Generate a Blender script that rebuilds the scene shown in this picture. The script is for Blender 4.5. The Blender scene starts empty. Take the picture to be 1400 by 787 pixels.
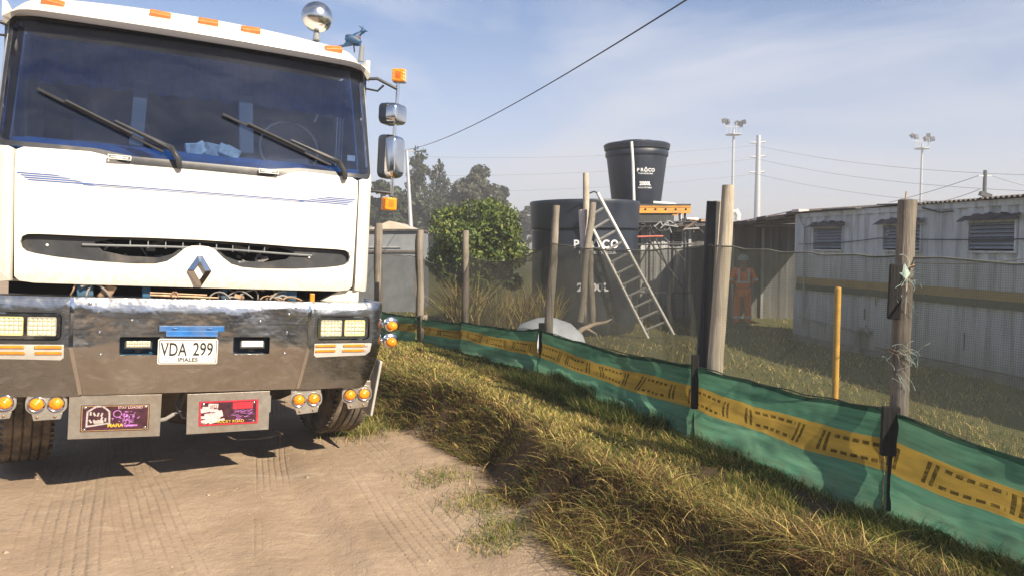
import bpy, bmesh, math, random
import numpy as np
from mathutils import Vector, Matrix, Euler
from mathutils.geometry import tessellate_polygon
random.seed(7); RNG = np.random.default_rng(7)
SC = bpy.context.scene; COL = SC.collection
rad = math.radians; PI = math.pi

# ------------------------------------------------------------------ camera
F_PX, CXP, CYP, PITCH = 1030.0, 700.0, 393.5, rad(3.25)
cam = bpy.data.objects.new('camera', bpy.data.cameras.new('camera'))
COL.objects.link(cam); SC.camera = cam
cam.location = (0, 0, 1.6); cam.rotation_euler = (rad(90) - PITCH, 0, 0)
cam.data.sensor_width = 36; cam.data.lens = F_PX / 1400 * 36; cam.data.clip_end = 3000; cam.data.clip_start = 0.05
def at(px, py, Y):
    """point of the place seen at a photo pixel, Y metres ahead"""
    u = (px - CXP) / F_PX; v = (CYP - py) / F_PX
    c, s = math.cos(PITCH), math.sin(PITCH)
    r = (u, c + v * s, -s + v * c); k = Y / r[1]
    return Vector((r[0] * k, Y, 1.6 + r[2] * k))

# ------------------------------------------------------------------ sun, sky, exposure
SUN_EL = rad(35.5); SUN_XY = Vector((0.69, -0.72)).normalized()
sd = Vector((SUN_XY.x * math.cos(SUN_EL), SUN_XY.y * math.cos(SUN_EL), math.sin(SUN_EL)))
sun = bpy.data.objects.new('sun', bpy.data.lights.new('sun', 'SUN')); COL.objects.link(sun)
sun.data.energy = 5.0; sun.data.angle = rad(0.6); sun.data.color = (1.0, 0.87, 0.68)
sun.rotation_euler = sd.to_track_quat('Z', 'Y').to_euler()
W = bpy.data.worlds.new('World'); SC.world = W; W.use_nodes = True
wn = W.node_tree; wn.nodes.clear()
def wnode(t, **k):
    n = wn.nodes.new(t)
    for a, b in k.items(): setattr(n, a, b)
    return n
sky = wnode('ShaderNodeTexSky', sky_type='NISHITA', sun_disc=False, sun_elevation=SUN_EL,
            sun_rotation=math.atan2(SUN_XY.x, SUN_XY.y), altitude=2500, air_density=1.0, dust_density=0.5, ozone_density=3.0)
wtc = wnode('ShaderNodeTexCoord'); wmap = wnode('ShaderNodeMapping'); wmap.inputs['Scale'].default_value = (1.2, 1.2, 4.5)
wmap.inputs['Rotation'].default_value = (0.1, 0.25, 0.6)
wno = wnode('ShaderNodeTexNoise'); wno.inputs['Scale'].default_value = 1.7; wno.inputs['Detail'].default_value = 7; wno.inputs['Roughness'].default_value = 0.55; wno.inputs['Distortion'].default_value = 0.5
wrp = wnode('ShaderNodeValToRGB'); wrp.color_ramp.elements[0].position = 0.47; wrp.color_ramp.elements[1].position = 0.70
wrp.color_ramp.elements[1].color = (0.62, 0.62, 0.62, 1)
wsep = wnode('ShaderNodeSeparateXYZ'); wmr = wnode('ShaderNodeMapRange')
wmr.inputs['From Min'].default_value = 0.0; wmr.inputs['From Max'].default_value = 0.31
wmr.inputs['To Min'].default_value = 0.80; wmr.inputs['To Max'].default_value = 0.0
wmx = wnode('ShaderNodeMix', data_type='RGBA'); wmx2 = wnode('ShaderNodeMix', data_type='RGBA')
HAZE_SKY = (4.6, 4.35, 4.4, 1)
wmx.inputs[7].default_value = (5.8, 5.9, 6.3, 1); wmx2.inputs[7].default_value = HAZE_SKY
bg = wnode('ShaderNodeBackground'); bg.inputs['Strength'].default_value = 0.085
wo = wnode('ShaderNodeOutputWorld'); L = wn.links.new
L(wtc.outputs['Generated'], wmap.inputs[0]); L(wmap.outputs[0], wno.inputs['Vector']); L(wno.outputs['Fac'], wrp.inputs[0])
L(wrp.outputs[0], wmx.inputs[0]); L(sky.outputs[0], wmx.inputs[6])
L(wtc.outputs['Generated'], wsep.inputs[0]); L(wsep.outputs['Z'], wmr.inputs['Value']); L(wmr.outputs[0], wmx2.inputs[0])
L(wmx.outputs[2], wmx2.inputs[6]); L(wmx2.outputs[2], bg.inputs['Color']); L(bg.outputs[0], wo.inputs[0])
SC.view_settings.view_transform = 'Standard'; SC.view_settings.look = 'None'
SC.view_settings.exposure = 0.95; SC.view_settings.gamma = 1
SC.render.engine = 'CYCLES'
SC.cycles.max_bounces = 8; SC.cycles.transparent_max_bounces = 16; SC.cycles.volume_bounces = 0
SC.cycles.use_denoising = True

# ------------------------------------------------------------------ materials
class Mat:
    """small wrapper that makes a node material"""
    def __init__(s, name):
        s.m = bpy.data.materials.new(name); s.m.use_nodes = True; s.t = s.m.node_tree
        s.b = s.t.nodes['Principled BSDF']; s.out = s.t.nodes['Material Output']
    def n(s, t, **k):
        x = s.t.nodes.new(t)
        for a, b in k.items(): setattr(x, a, b)
        return x
    def l(s, a, b): s.t.links.new(a, b)
    def math(s, op, a, b=None, c=None):
        x = s.n('ShaderNodeMath', operation=op)
        for i, v in enumerate((a, b, c)):
            if v is None: continue
            if isinstance(v, (int, float)): x.inputs[i].default_value = v
            else: s.l(v, x.inputs[i])
        return x.outputs[0]
    def noise(s, scale, detail=4, rough=0.5, vec=None, dist=0):
        x = s.n('ShaderNodeTexNoise'); x.inputs['Scale'].default_value = scale; x.inputs['Detail'].default_value = detail
        x.inputs['Roughness'].default_value = rough; x.inputs['Distortion'].default_value = dist
        if vec is None: vec = s.obj()
        s.l(vec, x.inputs['Vector']); return x.outputs['Fac']
    def obj(s): return s.n('ShaderNodeTexCoord').outputs['Object']
    def pos(s): return s.n('ShaderNodeNewGeometry').outputs['Position']
    def scaled(s, vec, sc, rot=(0, 0, 0)):
        x = s.n('ShaderNodeMapping'); x.inputs['Scale'].default_value = sc; x.inputs['Rotation'].default_value = rot
        s.l(vec, x.inputs[0]); return x.outputs[0]
    def ramp(s, fac, stops):
        x = s.n('ShaderNodeValToRGB'); e = x.color_ramp.elements
        while len(e) < len(stops): e.new(0.5)
        for i, (p, c) in enumerate(stops):
            e[i].position = p; e[i].color = tuple(c) + (1,) if len(c) == 3 else c
        s.l(fac, x.inputs[0]); return x.outputs[0]
    def mix(s, f, a, b, blend='MIX'):
        x = s.n('ShaderNodeMix', data_type='RGBA', blend_type=blend)
        for i, v in ((0, f), (6, a), (7, b)):
            if isinstance(v, (int, float)): x.inputs[i].default_value = v
            elif isinstance(v, tuple): x.inputs[i].default_value = v + (1,) if len(v) == 3 else v
            else: s.l(v, x.inputs[i])
        return x.outputs[2]
    def bump(s, h, strength=0.3, dist=0.01, normal=None):
        x = s.n('ShaderNodeBump'); x.inputs['Strength'].default_value = strength; x.inputs['Distance'].default_value = dist
        s.l(h, x.inputs['Height'])
        if normal is not None: s.l(normal, x.inputs['Normal'])
        s.l(x.outputs[0], s.b.inputs['Normal']); return x.outputs[0]
    def set(s, **k):
        for a, v in k.items():
            i = s.b.inputs[a.replace('_', ' ')]
            if isinstance(v, (int, float)): i.default_value = v
            elif isinstance(v, tuple): i.default_value = v + (1,) if (len(v) == 3 and len(i.default_value) == 4) else v
            else: s.l(v, i)
        return s

def simple(name, col, rough=0.6, metal=0.0, var=0.25, scale=6, bump=0.0, bscale=40, coat=0.0, dirt=None, dirt_amt=0.4, dirt_scale=3):
    m = Mat(name); dark = tuple(c * (1 - var) for c in col); light = tuple(min(1, c * (1 + var)) for c in col)
    o = m.obj(); c = m.ramp(m.noise(scale, 5, 0.6, o), [(0.3, dark), (0.7, light)])
    if dirt:
        f = m.ramp(m.noise(dirt_scale, 8, 0.7, o), [(0.62 - dirt_amt * 0.45, (0, 0, 0)), (0.85 - dirt_amt * 0.2, (1, 1, 1))])
        c = m.mix(f, c, dirt)
    m.set(Base_Color=c, Roughness=rough, Metallic=metal)
    if coat: m.set(Coat_Weight=coat, Coat_Roughness=0.08)
    if bump: m.bump(m.noise(bscale, 5, 0.6, o), bump, 0.01)
    return m.m

def wood(name, a, b, rough=0.85, gs=46):
    m = Mat(name); o = m.obj(); v = m.scaled(o, (gs, gs, 1.6))
    g = m.noise(1.4, 9, 0.75, v, 0.5); c = m.ramp(g, [(0.32, a), (0.66, b)])
    st = m.noise(2.2, 5, 0.6, o); c = m.mix(m.ramp(st, [(0.45, (0, 0, 0)), (0.75, (0.7, 0.7, 0.7))]), c, tuple(x * 0.45 for x in a))
    m.set(Base_Color=c, Roughness=rough); m.bump(g, 0.9, 0.012); return m.m

M = {}
def white_paint():
    m = Mat('white_paint'); o = m.obj()
    n1 = m.noise(2.2, 8, 0.65, o); n2 = m.noise(m_s := 38, 3, 0.6, o)
    c = m.mix(m.ramp(n1, [(0.45, (0, 0, 0)), (0.85, (0.5, 0.5, 0.5))]), (0.80, 0.765, 0.69), (0.66, 0.59, 0.47))
    sx = m.n('ShaderNodeSeparateXYZ'); m.l(o, sx.inputs[0])
    low = m.n('ShaderNodeMapRange'); low.inputs['From Min'].default_value = 1.62; low.inputs['From Max'].default_value = 1.30
    m.l(sx.outputs['Z'], low.inputs['Value'])
    c = m.mix(m.math('MULTIPLY', m.math('MULTIPLY', low.outputs[0], 0.75), m.ramp(n2, [(0.3, (0, 0, 0)), (0.75, (1, 1, 1))])), c, (0.52, 0.43, 0.31))
    v = m.scaled(o, (22, 22, 1.3)); streak = m.ramp(m.noise(1.0, 4, 0.6, v), [(0.60, (0, 0, 0)), (0.82, (0.30, 0.30, 0.30))])
    c = m.mix(streak, c, (0.55, 0.48, 0.37))
    m.set(Base_Color=c, Roughness=m.ramp(n1, [(0.3, (0.28,) * 3), (0.8, (0.55,) * 3)]), Coat_Weight=0.35, Coat_Roughness=0.15)
    m.bump(m.noise(3.0, 2, 0.5, o), 0.12, 0.02); return m.m
M['white'] = white_paint()

def steel(name, base, r0, r1, dents=0.45, dust=0.25):
    m = Mat(name); o = m.obj(); n1 = m.noise(3.2, 7, 0.65, o)
    br = m.noise(1.0, 5, 0.7, m.scaled(o, (2, 2, 90)))
    c = m.mix(m.ramp(n1, [(0.35, (0, 0, 0)), (0.8, (1, 1, 1))]), base, tuple(x * 0.66 for x in base))
    smear = m.noise(9, 8, 0.75, m.scaled(o, (1, 1, 2.2)), 0.6)
    c = m.mix(m.ramp(smear, [(0.50, (0, 0, 0)), (0.72, (dust,) * 3)]), c, (0.33, 0.25, 0.17))
    m.set(Base_Color=c, Metallic=m.ramp(smear, [(0.5, (1, 1, 1)), (0.75, (1 - dust * 0.9,) * 3)]),
          Roughness=m.ramp(m.math('ADD', m.math('MULTIPLY', n1, 0.6), m.math('MULTIPLY', br, 0.4)), [(0.3, (r0,) * 3), (0.75, (r1,) * 3)]))
    h = m.math('ADD', m.noise(2.6, 2, 0.5, o), m.math('MULTIPLY', m.noise(11, 2, 0.5, o), 0.22))
    b = m.bump(h, dents, 0.05); m.bump(br, 0.05, 0.003, b); return m.m
M['steel'] = steel('polished_steel', (0.56, 0.55, 0.54), 0.09, 0.30)
M['steel_end'] = steel('stained_steel', (0.40, 0.41, 0.42), 0.16, 0.36, 0.45, 0.22)
M['steel_plate'] = simple('brushed_plate', (0.42, 0.40, 0.37), 0.45, 0.75, 0.15, 30, 0.1, 120, dirt=(0.30, 0.24, 0.17), dirt_amt=0.5)
def chrome():
    m = Mat('chrome'); m.set(Base_Color=m.ramp(m.noise(5, 5), [(0.3, (0.62, 0.62, 0.63)), (0.7, (0.8, 0.8, 0.8))]), Metallic=1.0, Roughness=m.ramp(m.noise(14, 5), [(0.35, (0.07,) * 3), (0.8, (0.22,) * 3)])); return m.m
M['chrome'] = chrome()
def dome_chrome():
    m = Mat('dusty_chrome'); m.set(Base_Color=m.ramp(m.noise(5, 5), [(0.3, (0.55, 0.53, 0.51)), (0.7, (0.75, 0.74, 0.72))]), Metallic=1.0, Roughness=0.2); return m.m
M['dome'] = dome_chrome()
M['black_plastic'] = simple('black_plastic', (0.035, 0.037, 0.042), 0.42, 0, 0.3, 9, 0.05, 90, dirt=(0.16, 0.14, 0.12), dirt_amt=0.25)
M['rubber'] = simple('rubber', (0.022, 0.022, 0.024), 0.6, 0, 0.3, 14, dirt=(0.12, 0.10, 0.08), dirt_amt=0.2)
M['dark'] = simple('dark_cavity', (0.012, 0.013, 0.016), 0.9, 0, 0.3)
M['blue_paint'] = simple('blue_paint', (0.012, 0.14, 0.42), 0.4, 0, 0.2, 8, 0.05, 60, 0.3, dirt=(0.20, 0.19, 0.18), dirt_amt=0.3)
M['blue_frame'] = simple('blue_frame', (0.02, 0.10, 0.19), 0.6, 0, 0.3, 8, 0.05, 60, dirt=(0.12, 0.10, 0.08), dirt_amt=0.5)
M['stripe_blue'] = simple('stripe_blue', (0.05, 0.12, 0.36), 0.4, 0, 0.15)
M['amber'] = None
def amber():
    m = Mat('amber_lens'); o = m.obj(); w = m.n('ShaderNodeTexWave', wave_type='BANDS', bands_direction='DIAGONAL'); w.inputs['Scale'].default_value = 26
    m.l(o, w.inputs['Vector'])
    m.set(Base_Color=m.ramp(m.noise(30, 3, 0.5, o), [(0.3, (0.82, 0.22, 0.005)), (0.7, (0.95, 0.36, 0.01))]), Roughness=0.22, Coat_Weight=0.7, Coat_Roughness=0.05,
          Subsurface_Weight=0.25, Subsurface_Radius=(0.02, 0.01, 0.002)); m.bump(w.outputs['Fac'], 0.4, 0.004); return m.m
M['amber'] = amber()
M['amber_dull'] = simple('amber_dull', (0.62, 0.17, 0.03), 0.35, 0, 0.2, 20, 0.1, 60, 0.3)
M['amber_strip'] = simple('amber_strip', (0.80, 0.26, 0.02), 0.3, 0, 0.2, 30, 0.2, 160, 0.5)
M['led_lens'] = simple('led_lens', (0.80, 0.78, 0.60), 0.18, 0.15, 0.2, 50, 0.3, 120, 0.8)
M['led_base'] = simple('led_reflector', (0.66, 0.62, 0.46), 0.25, 0.6, 0.3, 60, 0.3, 160)
M['plate_white'] = simple('plate_white', (0.78, 0.77, 0.73), 0.45, 0, 0.06, 12, dirt=(0.42, 0.35, 0.27), dirt_amt=0.2)
M['ink_black'] = simple('ink_black', (0.02, 0.02, 0.02), 0.5, 0, 0.1)
M['ink_white'] = simple('ink_white', (0.75, 0.76, 0.78), 0.6, 0, 0.15, 12)
M['print_maroon'] = simple('print_maroon', (0.055, 0.018, 0.03), 0.35, 0, 0.5, 30)
M['print_red'] = simple('print_red', (0.55, 0.03, 0.05), 0.4, 0, 0.25, 25)
M['print_purple'] = simple('print_purple', (0.42, 0.16, 0.46), 0.4, 0, 0.5, 60)
M['print_pink'] = simple('print_pink', (0.75, 0.50, 0.50), 0.4, 0, 0.3, 60)
M['print_grey'] = simple('print_grey', (0.42, 0.38, 0.36), 0.4, 0, 0.3, 60)
M['print_yellow'] = simple('print_yellow', (0.80, 0.50, 0.06), 0.4, 0, 0.2, 60)
M['lens_yellow'] = simple('yellowed_lens', (0.72, 0.64, 0.30), 0.3, 0.2)
M['gold'] = simple('gold_trim', (0.62, 0.42, 0.20), 0.35, 0.7, 0.2, 30)
M['rust_brass'] = simple('brass_fitting', (0.36, 0.24, 0.15), 0.5, 0.5, 0.4, 20)
M['hose'] = simple('grey_hose', (0.26, 0.25, 0.24), 0.7, 0, 0.4, 12, dirt=(0.2, 0.15, 0.1))
M['under'] = simple('dusty_underbody', (0.05, 0.047, 0.045), 0.85, 0, 0.4, 7, 0.3, 30, dirt=(0.19, 0.15, 0.11), dirt_amt=0.5)
M['tarp_grey'] = simple('weathered_grey', (0.20, 0.215, 0.23), 0.7, 0, 0.2, 3)
def tyre_mat():
    m = Mat('dusty_tyre'); o = m.obj(); f = m.ramp(m.noise(7, 7, 0.7, o), [(0.35, (0, 0, 0)), (0.65, (1, 1, 1))])
    m.set(Base_Color=m.mix(f, (0.05, 0.046, 0.042), (0.27, 0.215, 0.155)), Roughness=0.95)
    m.bump(m.noise(60, 4, 0.6, o), 0.5, 0.01); return m.m
M['tyre'] = tyre_mat()
def glass():
    m = Mat('windscreen_glass'); tr = m.n('ShaderNodeBsdfTransparent'); tr.inputs[0].default_value = (0.56, 0.64, 0.76, 1)
    gl = m.n('ShaderNodeBsdfGlossy'); gl.inputs['Roughness'].default_value = 0.04; gl.inputs['Color'].default_value = (0.8, 0.86, 1, 1)
    fr = m.n('ShaderNodeFresnel'); fr.inputs[0].default_value = 1.52
    mx = m.n('ShaderNodeMixShader'); m.l(fr.outputs[0], mx.inputs[0]); m.l(tr.outputs[0], mx.inputs[1]); m.l(gl.outputs[0], mx.inputs[2])
    df = m.n('ShaderNodeBsdfDiffuse'); df.inputs[0].default_value = (0.30, 0.30, 0.32, 1)
    v = m.scaled(m.obj(), (1.2, 1.2, 2.6)); f = m.ramp(m.noise(2.0, 8, 0.65, v, 0.4), [(0.35, (0.012,) * 3), (0.8, (0.06,) * 3)])
    mx2 = m.n('ShaderNodeMixShader'); m.l(f, mx2.inputs[0]); m.l(mx.outputs[0], mx2.inputs[1]); m.l(df.outputs[0], mx2.inputs[2])
    m.l(mx2.outputs[0], m.out.inputs[0]); return m.m
M['glass'] = glass()
M['curtain'] = simple('blue_curtain', (0.035, 0.15, 0.36), 0.95, 0, 0.25, 16, 0.5, 50)
M['seat'] = simple('seat_grey', (0.12, 0.13, 0.15), 0.9, 0, 0.25, 12)
M['bag'] = simple('pale_bag', (0.55, 0.62, 0.60), 0.35, 0, 0.35, 22, 0.4, 30)
M['mirror_dark'] = simple('mirror_back', (0.02, 0.03, 0.05), 0.3, 0.0, 0.2)
M['post_wood'] = wood('weathered_post', (0.12, 0.102, 0.085), (0.36, 0.315, 0.255))
M['post_pale'] = wood('pale_timber', (0.34, 0.29, 0.22), (0.60, 0.53, 0.42))
M['board_dark'] = wood('dark_board', (0.035, 0.038, 0.042), (0.10, 0.105, 0.11))
M['batten_black'] = wood('black_batten', (0.010, 0.010, 0.011), (0.035, 0.033, 0.032))
M['yellow_post'] = simple('yellow_post', (0.72, 0.40, 0.05), 0.55, 0, 0.2, 20, dirt=(0.35, 0.24, 0.12), dirt_amt=0.3)
def tank_mat():
    m = Mat('black_tank_plastic'); o = m.obj(); n = m.noise(2.5, 6, 0.6, m.scaled(o, (1, 1, 0.5)))
    m.set(Base_Color=m.ramp(n, [(0.3, (0.008, 0.014, 0.028)), (0.75, (0.030, 0.038, 0.055))]), Roughness=m.ramp(n, [(0.3, (0.36,) * 3), (0.7, (0.55,) * 3)]))
    m.bump(m.noise(30, 3, 0.5, o), 0.05, 0.01); return m.m
M['tank'] = tank_mat()
M['aluminium'] = simple('dull_aluminium', (0.55, 0.54, 0.51), 0.5, 0.3, 0.15, 10)
M['pvc_white'] = simple('white_pvc', (0.76, 0.75, 0.72), 0.4, 0, 0.08)
M['pvc_pink'] = simple('dusty_pvc', (0.62, 0.50, 0.47), 0.6, 0, 0.15)
M['orange_beam'] = simple('orange_beam', (0.72, 0.33, 0.04), 0.6, 0, 0.2, 12, dirt=(0.3, 0.2, 0.1))
M['scaffold'] = simple('scaffold_steel', (0.07, 0.07, 0.075), 0.6, 0.5, 0.3)
M['red_bar'] = simple('red_bar', (0.55, 0.15, 0.10), 0.6, 0, 0.2)
M['white_shell'] = simple('fibreglass_shell', (0.55, 0.60, 0.64), 0.4, 0, 0.15, 4)
M['hivis'] = simple('hivis_orange', (1.0, 0.25, 0.07), 0.85, 0, 0.15, 20, 0.3, 40)
M['reflective'] = simple('reflective_tape', (0.62, 0.63, 0.60), 0.45, 0.2, 0.1)
M['skin'] = simple('skin', (0.35, 0.19, 0.12), 0.6, 0, 0.1)
M['helmet'] = simple('helmet_green', (0.30, 0.42, 0.36), 0.4, 0, 0.1)
M['boot'] = simple('boot_leather', (0.04, 0.03, 0.025), 0.7, 0, 0.2)
M['concrete'] = simple('old_concrete', (0.24, 0.23, 0.22), 0.9, 0, 0.25, 4, 0.3, 30)
M['galv'] = simple('galvanised_steel', (0.50, 0.51, 0.53), 0.5, 0.5, 0.1)
M['bark'] = wood('tree_bark', (0.09, 0.075, 0.06), (0.20, 0.17, 0.14), 0.95, 8)
M['cream_roof'] = simple('cream_roof', (0.55, 0.46, 0.36), 0.8, 0, 0.12, 2)
M['branch'] = simple('dead_branch', (0.36, 0.29, 0.21), 0.9, 0, 0.25, 12)
M['wire'] = simple('black_cable', (0.03, 0.03, 0.033), 0.6, 0, 0.1)
M['wire_grey'] = simple('grey_cable', (0.25, 0.25, 0.26), 0.6, 0, 0.1)
M['thread'] = simple('torn_net_thread', (0.34, 0.43, 0.38), 0.8, 0, 0.3)
M['net_hem'] = simple('net_hem', (0.15, 0.16, 0.13), 0.9)
M['bird_blue'] = simple('bird_blue', (0.015, 0.06, 0.14), 0.5, 0, 0.5, 40)
M['bird_chest'] = simple('bird_chest', (0.20, 0.07, 0.06), 0.7, 0, 0.3, 30)

def wall_mat(name, base, rust=0.5):
    m = Mat(name); o = m.pos(); n1 = m.noise(0.9, 6, 0.6, o)
    c = m.ramp(n1, [(0.3, tuple(x * 0.82 for x in base)), (0.7, tuple(x * 1.12 for x in base))])
    v = m.scaled(o, (6, 6, 0.45)); st = m.noise(1.3, 6, 0.7, v)
    c = m.mix(m.ramp(st, [(0.48, (0, 0, 0)), (0.68, (0.8,) * 3)]), c, tuple(x * 0.40 for x in base))
    v2 = m.scaled(o, (9, 9, 1.3)); r = m.noise(1.0, 7, 0.72, v2)
    c = m.mix(m.ramp(r, [(0.64, (0, 0, 0)), (0.74, (rust,) * 3)]), c, (0.14, 0.075, 0.045))
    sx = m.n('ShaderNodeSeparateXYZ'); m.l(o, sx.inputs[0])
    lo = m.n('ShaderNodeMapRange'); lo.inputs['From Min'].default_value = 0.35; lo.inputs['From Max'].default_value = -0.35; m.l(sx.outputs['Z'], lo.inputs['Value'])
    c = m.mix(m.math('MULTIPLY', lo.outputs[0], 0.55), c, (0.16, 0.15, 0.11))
    m.set(Base_Color=c, Roughness=0.6, Metallic=0.0); m.bump(m.noise(14, 4, 0.6, o), 0.15, 0.01); return m.m
M['wall_cont'] = wall_mat('container_paint', (0.62, 0.64, 0.66))
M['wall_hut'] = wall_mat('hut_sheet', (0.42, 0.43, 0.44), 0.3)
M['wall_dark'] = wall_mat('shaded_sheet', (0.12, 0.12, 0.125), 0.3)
M['roof_dark'] = simple('dark_roof_sheet', (0.07, 0.068, 0.07), 0.8, 0, 0.4, 5, 0.2, 20, dirt=(0.2, 0.13, 0.08), dirt_amt=0.4)
M['louver'] = simple('louver_blade', (0.30, 0.33, 0.37), 0.6, 0, 0.2, 8)
M['ochre'] = simple('ochre_band', (0.36, 0.24, 0.08), 0.7, 0, 0.2, 3)
M['net_dark'] = simple('dark_net_strip', (0.05, 0.07, 0.05), 0.9, 0, 0.3, 40)

def net_mat(name, lo, hi, c1, c2):
    m = Mat(name); uv = m.n('ShaderNodeTexCoord').outputs['UV']; sp = m.n('ShaderNodeSeparateXYZ'); m.l(uv, sp.inputs[0])
    def thread(o, k): return m.math('POWER', m.math('ABSOLUTE', m.math('SINE', m.math('MULTIPLY', o, k))), 5.0)
    th = m.math('MAXIMUM', thread(sp.outputs['X'], 300.0), thread(sp.outputs['Y'], 300.0))
    big = m.noise(1.6, 6, 0.6, uv)
    a = m.math('ADD', m.math('MULTIPLY', th, 0.30), m.ramp(big, [(0.3, (lo,) * 3), (0.75, (hi,) * 3)]))
    tr = m.n('ShaderNodeBsdfTransparent'); df = m.n('ShaderNodeBsdfDiffuse'); tl = m.n('ShaderNodeBsdfTranslucent')
    df.inputs[0].default_value = c1 + (1,); tl.inputs[0].default_value = c2 + (1,)
    m1 = m.n('ShaderNodeMixShader'); m1.inputs[0].default_value = 0.45; m.l(df.outputs[0], m1.inputs[1]); m.l(tl.outputs[0], m1.inputs[2])
    m2 = m.n('ShaderNodeMixShader'); m.l(a, m2.inputs[0]); m.l(tr.outputs[0], m2.inputs[1]); m.l(m1.outputs[0], m2.inputs[2])
    m.l(m2.outputs[0], m.out.inputs[0]); return m.m
M['net'] = net_mat('shade_net', 0.20, 0.40, (0.13, 0.14, 0.115), (0.13, 0.14, 0.115)); M['net_dense'] = net_mat('doubled_shade_net', 0.40, 0.60, (0.14, 0.14, 0.115), (0.13, 0.13, 0.11))

def cloth_mat():
    """green woven sheet with a printed yellow band; UV.x in metres, UV.y 0 bottom..1 top"""
    m = Mat('green_barrier_cloth'); uv = m.n('ShaderNodeTexCoord').outputs['UV']; sp = m.n('ShaderNodeSeparateXYZ'); m.l(uv, sp.inputs[0])
    U, V = sp.outputs['X'], sp.outputs['Y']
    g1 = m.noise(1.0, 6, 0.7, m.scaled(uv, (2.5, 60, 1))); g2 = m.noise(3, 5, 0.6, uv)
    green = m.mix(g1, (0.085, 0.32, 0.19), (0.24, 0.50, 0.34)); g3 = m.noise(1.0, 7, 0.75, m.scaled(uv, (1.2, 9, 1))); green = m.mix(m.ramp(g3, [(0.40, (0, 0, 0)), (0.70, (0.75,) * 3)]), green, (0.05, 0.13, 0.09)); green = m.mix(m.ramp(g2, [(0.45, (0, 0, 0)), (0.75, (0.4,) * 3)]), green, (0.25, 0.33, 0.22))
    yel = m.mix(g1, (0.58, 0.38, 0.05), (0.76, 0.53, 0.13)); yel = m.mix(m.ramp(g3, [(0.38, (0, 0, 0)), (0.72, (0.7,) * 3)]), yel, (0.30, 0.18, 0.05))
    def between(x, a, b): return m.math('MULTIPLY', m.math('GREATER_THAN', x, a), m.math('LESS_THAN', x, b))
    band = between(V, 0.47, 0.75)
    bv = m.math('DIVIDE', m.math('SUBTRACT', V, 0.47), 0.28)          # 0..1 inside the band
    P = 0.60
    up = m.math('ADD', U, m.math('MULTIPLY', bv, 0.03))
    fu = m.math('FRACT', m.math('DIVIDE', up, P))
    bars = m.math('MAXIMUM', m.math('MAXIMUM', between(fu, 0.02, 0.055), between(fu, 0.085, 0.12)),
                  m.math('MAXIMUM', between(fu, 0.68, 0.715), between(fu, 0.745, 0.78)))
    bars = m.math('MULTIPLY', bars, between(bv, 0.16, 0.84))
    rows = m.math('MAXIMUM', between(bv, 0.18, 0.30), between(bv, 0.70, 0.82))
    dash = m.math('MULTIPLY', m.math('LESS_THAN', m.math('FRACT', m.math('DIVIDE', fu, 0.095)), 0.66), between(fu, 0.15, 0.66))
    worn = m.ramp(m.noise(22, 6, 0.7, uv), [(0.30, (0.25,) * 3), (0.52, (1, 1, 1))]); ink = m.math('MULTIPLY', m.math('MULTIPLY', m.math('MAXIMUM', bars, m.math('MULTIPLY', rows, dash)), band), worn)
    c = m.mix(band, green, yel); c = m.mix(m.math('MULTIPLY', ink, 0.86), c, (0.06, 0.045, 0.018))
    mr = m.n('ShaderNodeMapRange'); mr.inputs['From Min'].default_value = 0.42; mr.inputs['From Max'].default_value = 0.0; m.l(V, mr.inputs['Value'])
    spl = m.ramp(m.noise(9, 8, 0.75, m.scaled(uv, (1, 0.6, 1))), [(0.42, (0, 0, 0)), (0.68, (1, 1, 1))]); c = m.mix(m.math('MULTIPLY', m.math('MULTIPLY', mr.outputs[0], spl), 0.8), c, (0.30, 0.24, 0.16))
    hem = m.math('GREATER_THAN', V, 0.955); c = m.mix(m.math('MULTIPLY', hem, 0.8), c, (0.02, 0.06, 0.045))
    df = m.n('ShaderNodeBsdfDiffuse'); tl = m.n('ShaderNodeBsdfTranslucent'); m.l(c, df.inputs[0]); m.l(c, tl.inputs[0])
    bp = m.n('ShaderNodeBump'); bp.inputs['Strength'].default_value = 0.35; bp.inputs['Distance'].default_value = 0.004
    m.l(m.noise(1.0, 3, 0.6, m.scaled(uv, (8, 160, 1))), bp.inputs['Height']); m.l(bp.outputs[0], df.inputs['Normal']); m.l(bp.outputs[0], tl.inputs['Normal'])
    mx = m.n('ShaderNodeMixShader'); mx.inputs[0].default_value = 0.60; m.l(df.outputs[0], mx.inputs[1]); m.l(tl.outputs[0], mx.inputs[2])
    m.l(mx.outputs[0], m.out.inputs[0]); return m.m
M['cloth'] = cloth_mat()

def leaf_mat(name, rough=0.6, trans=0.35, attr='tint'):
    m = Mat(name); a = m.n('ShaderNodeAttribute'); a.attribute_name = attr
    df = m.b; m.set(Base_Color=a.outputs['Color'], Roughness=rough); m.b.inputs['Specular IOR Level'].default_value = 0.3
    tl = m.n('ShaderNodeBsdfTranslucent'); m.l(a.outputs['Color'], tl.inputs[0])
    mx = m.n('ShaderNodeMixShader'); mx.inputs[0].default_value = trans; m.l(df.outputs[0], mx.inputs[1]); m.l(tl.outputs[0], mx.inputs[2])
    m.l(mx.outputs[0], m.out.inputs[0]); return m.m
M['blade'] = leaf_mat('grass_blade', 0.65, 0.35); M['leaf'] = leaf_mat('leaf', 0.5, 0.3)

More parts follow.
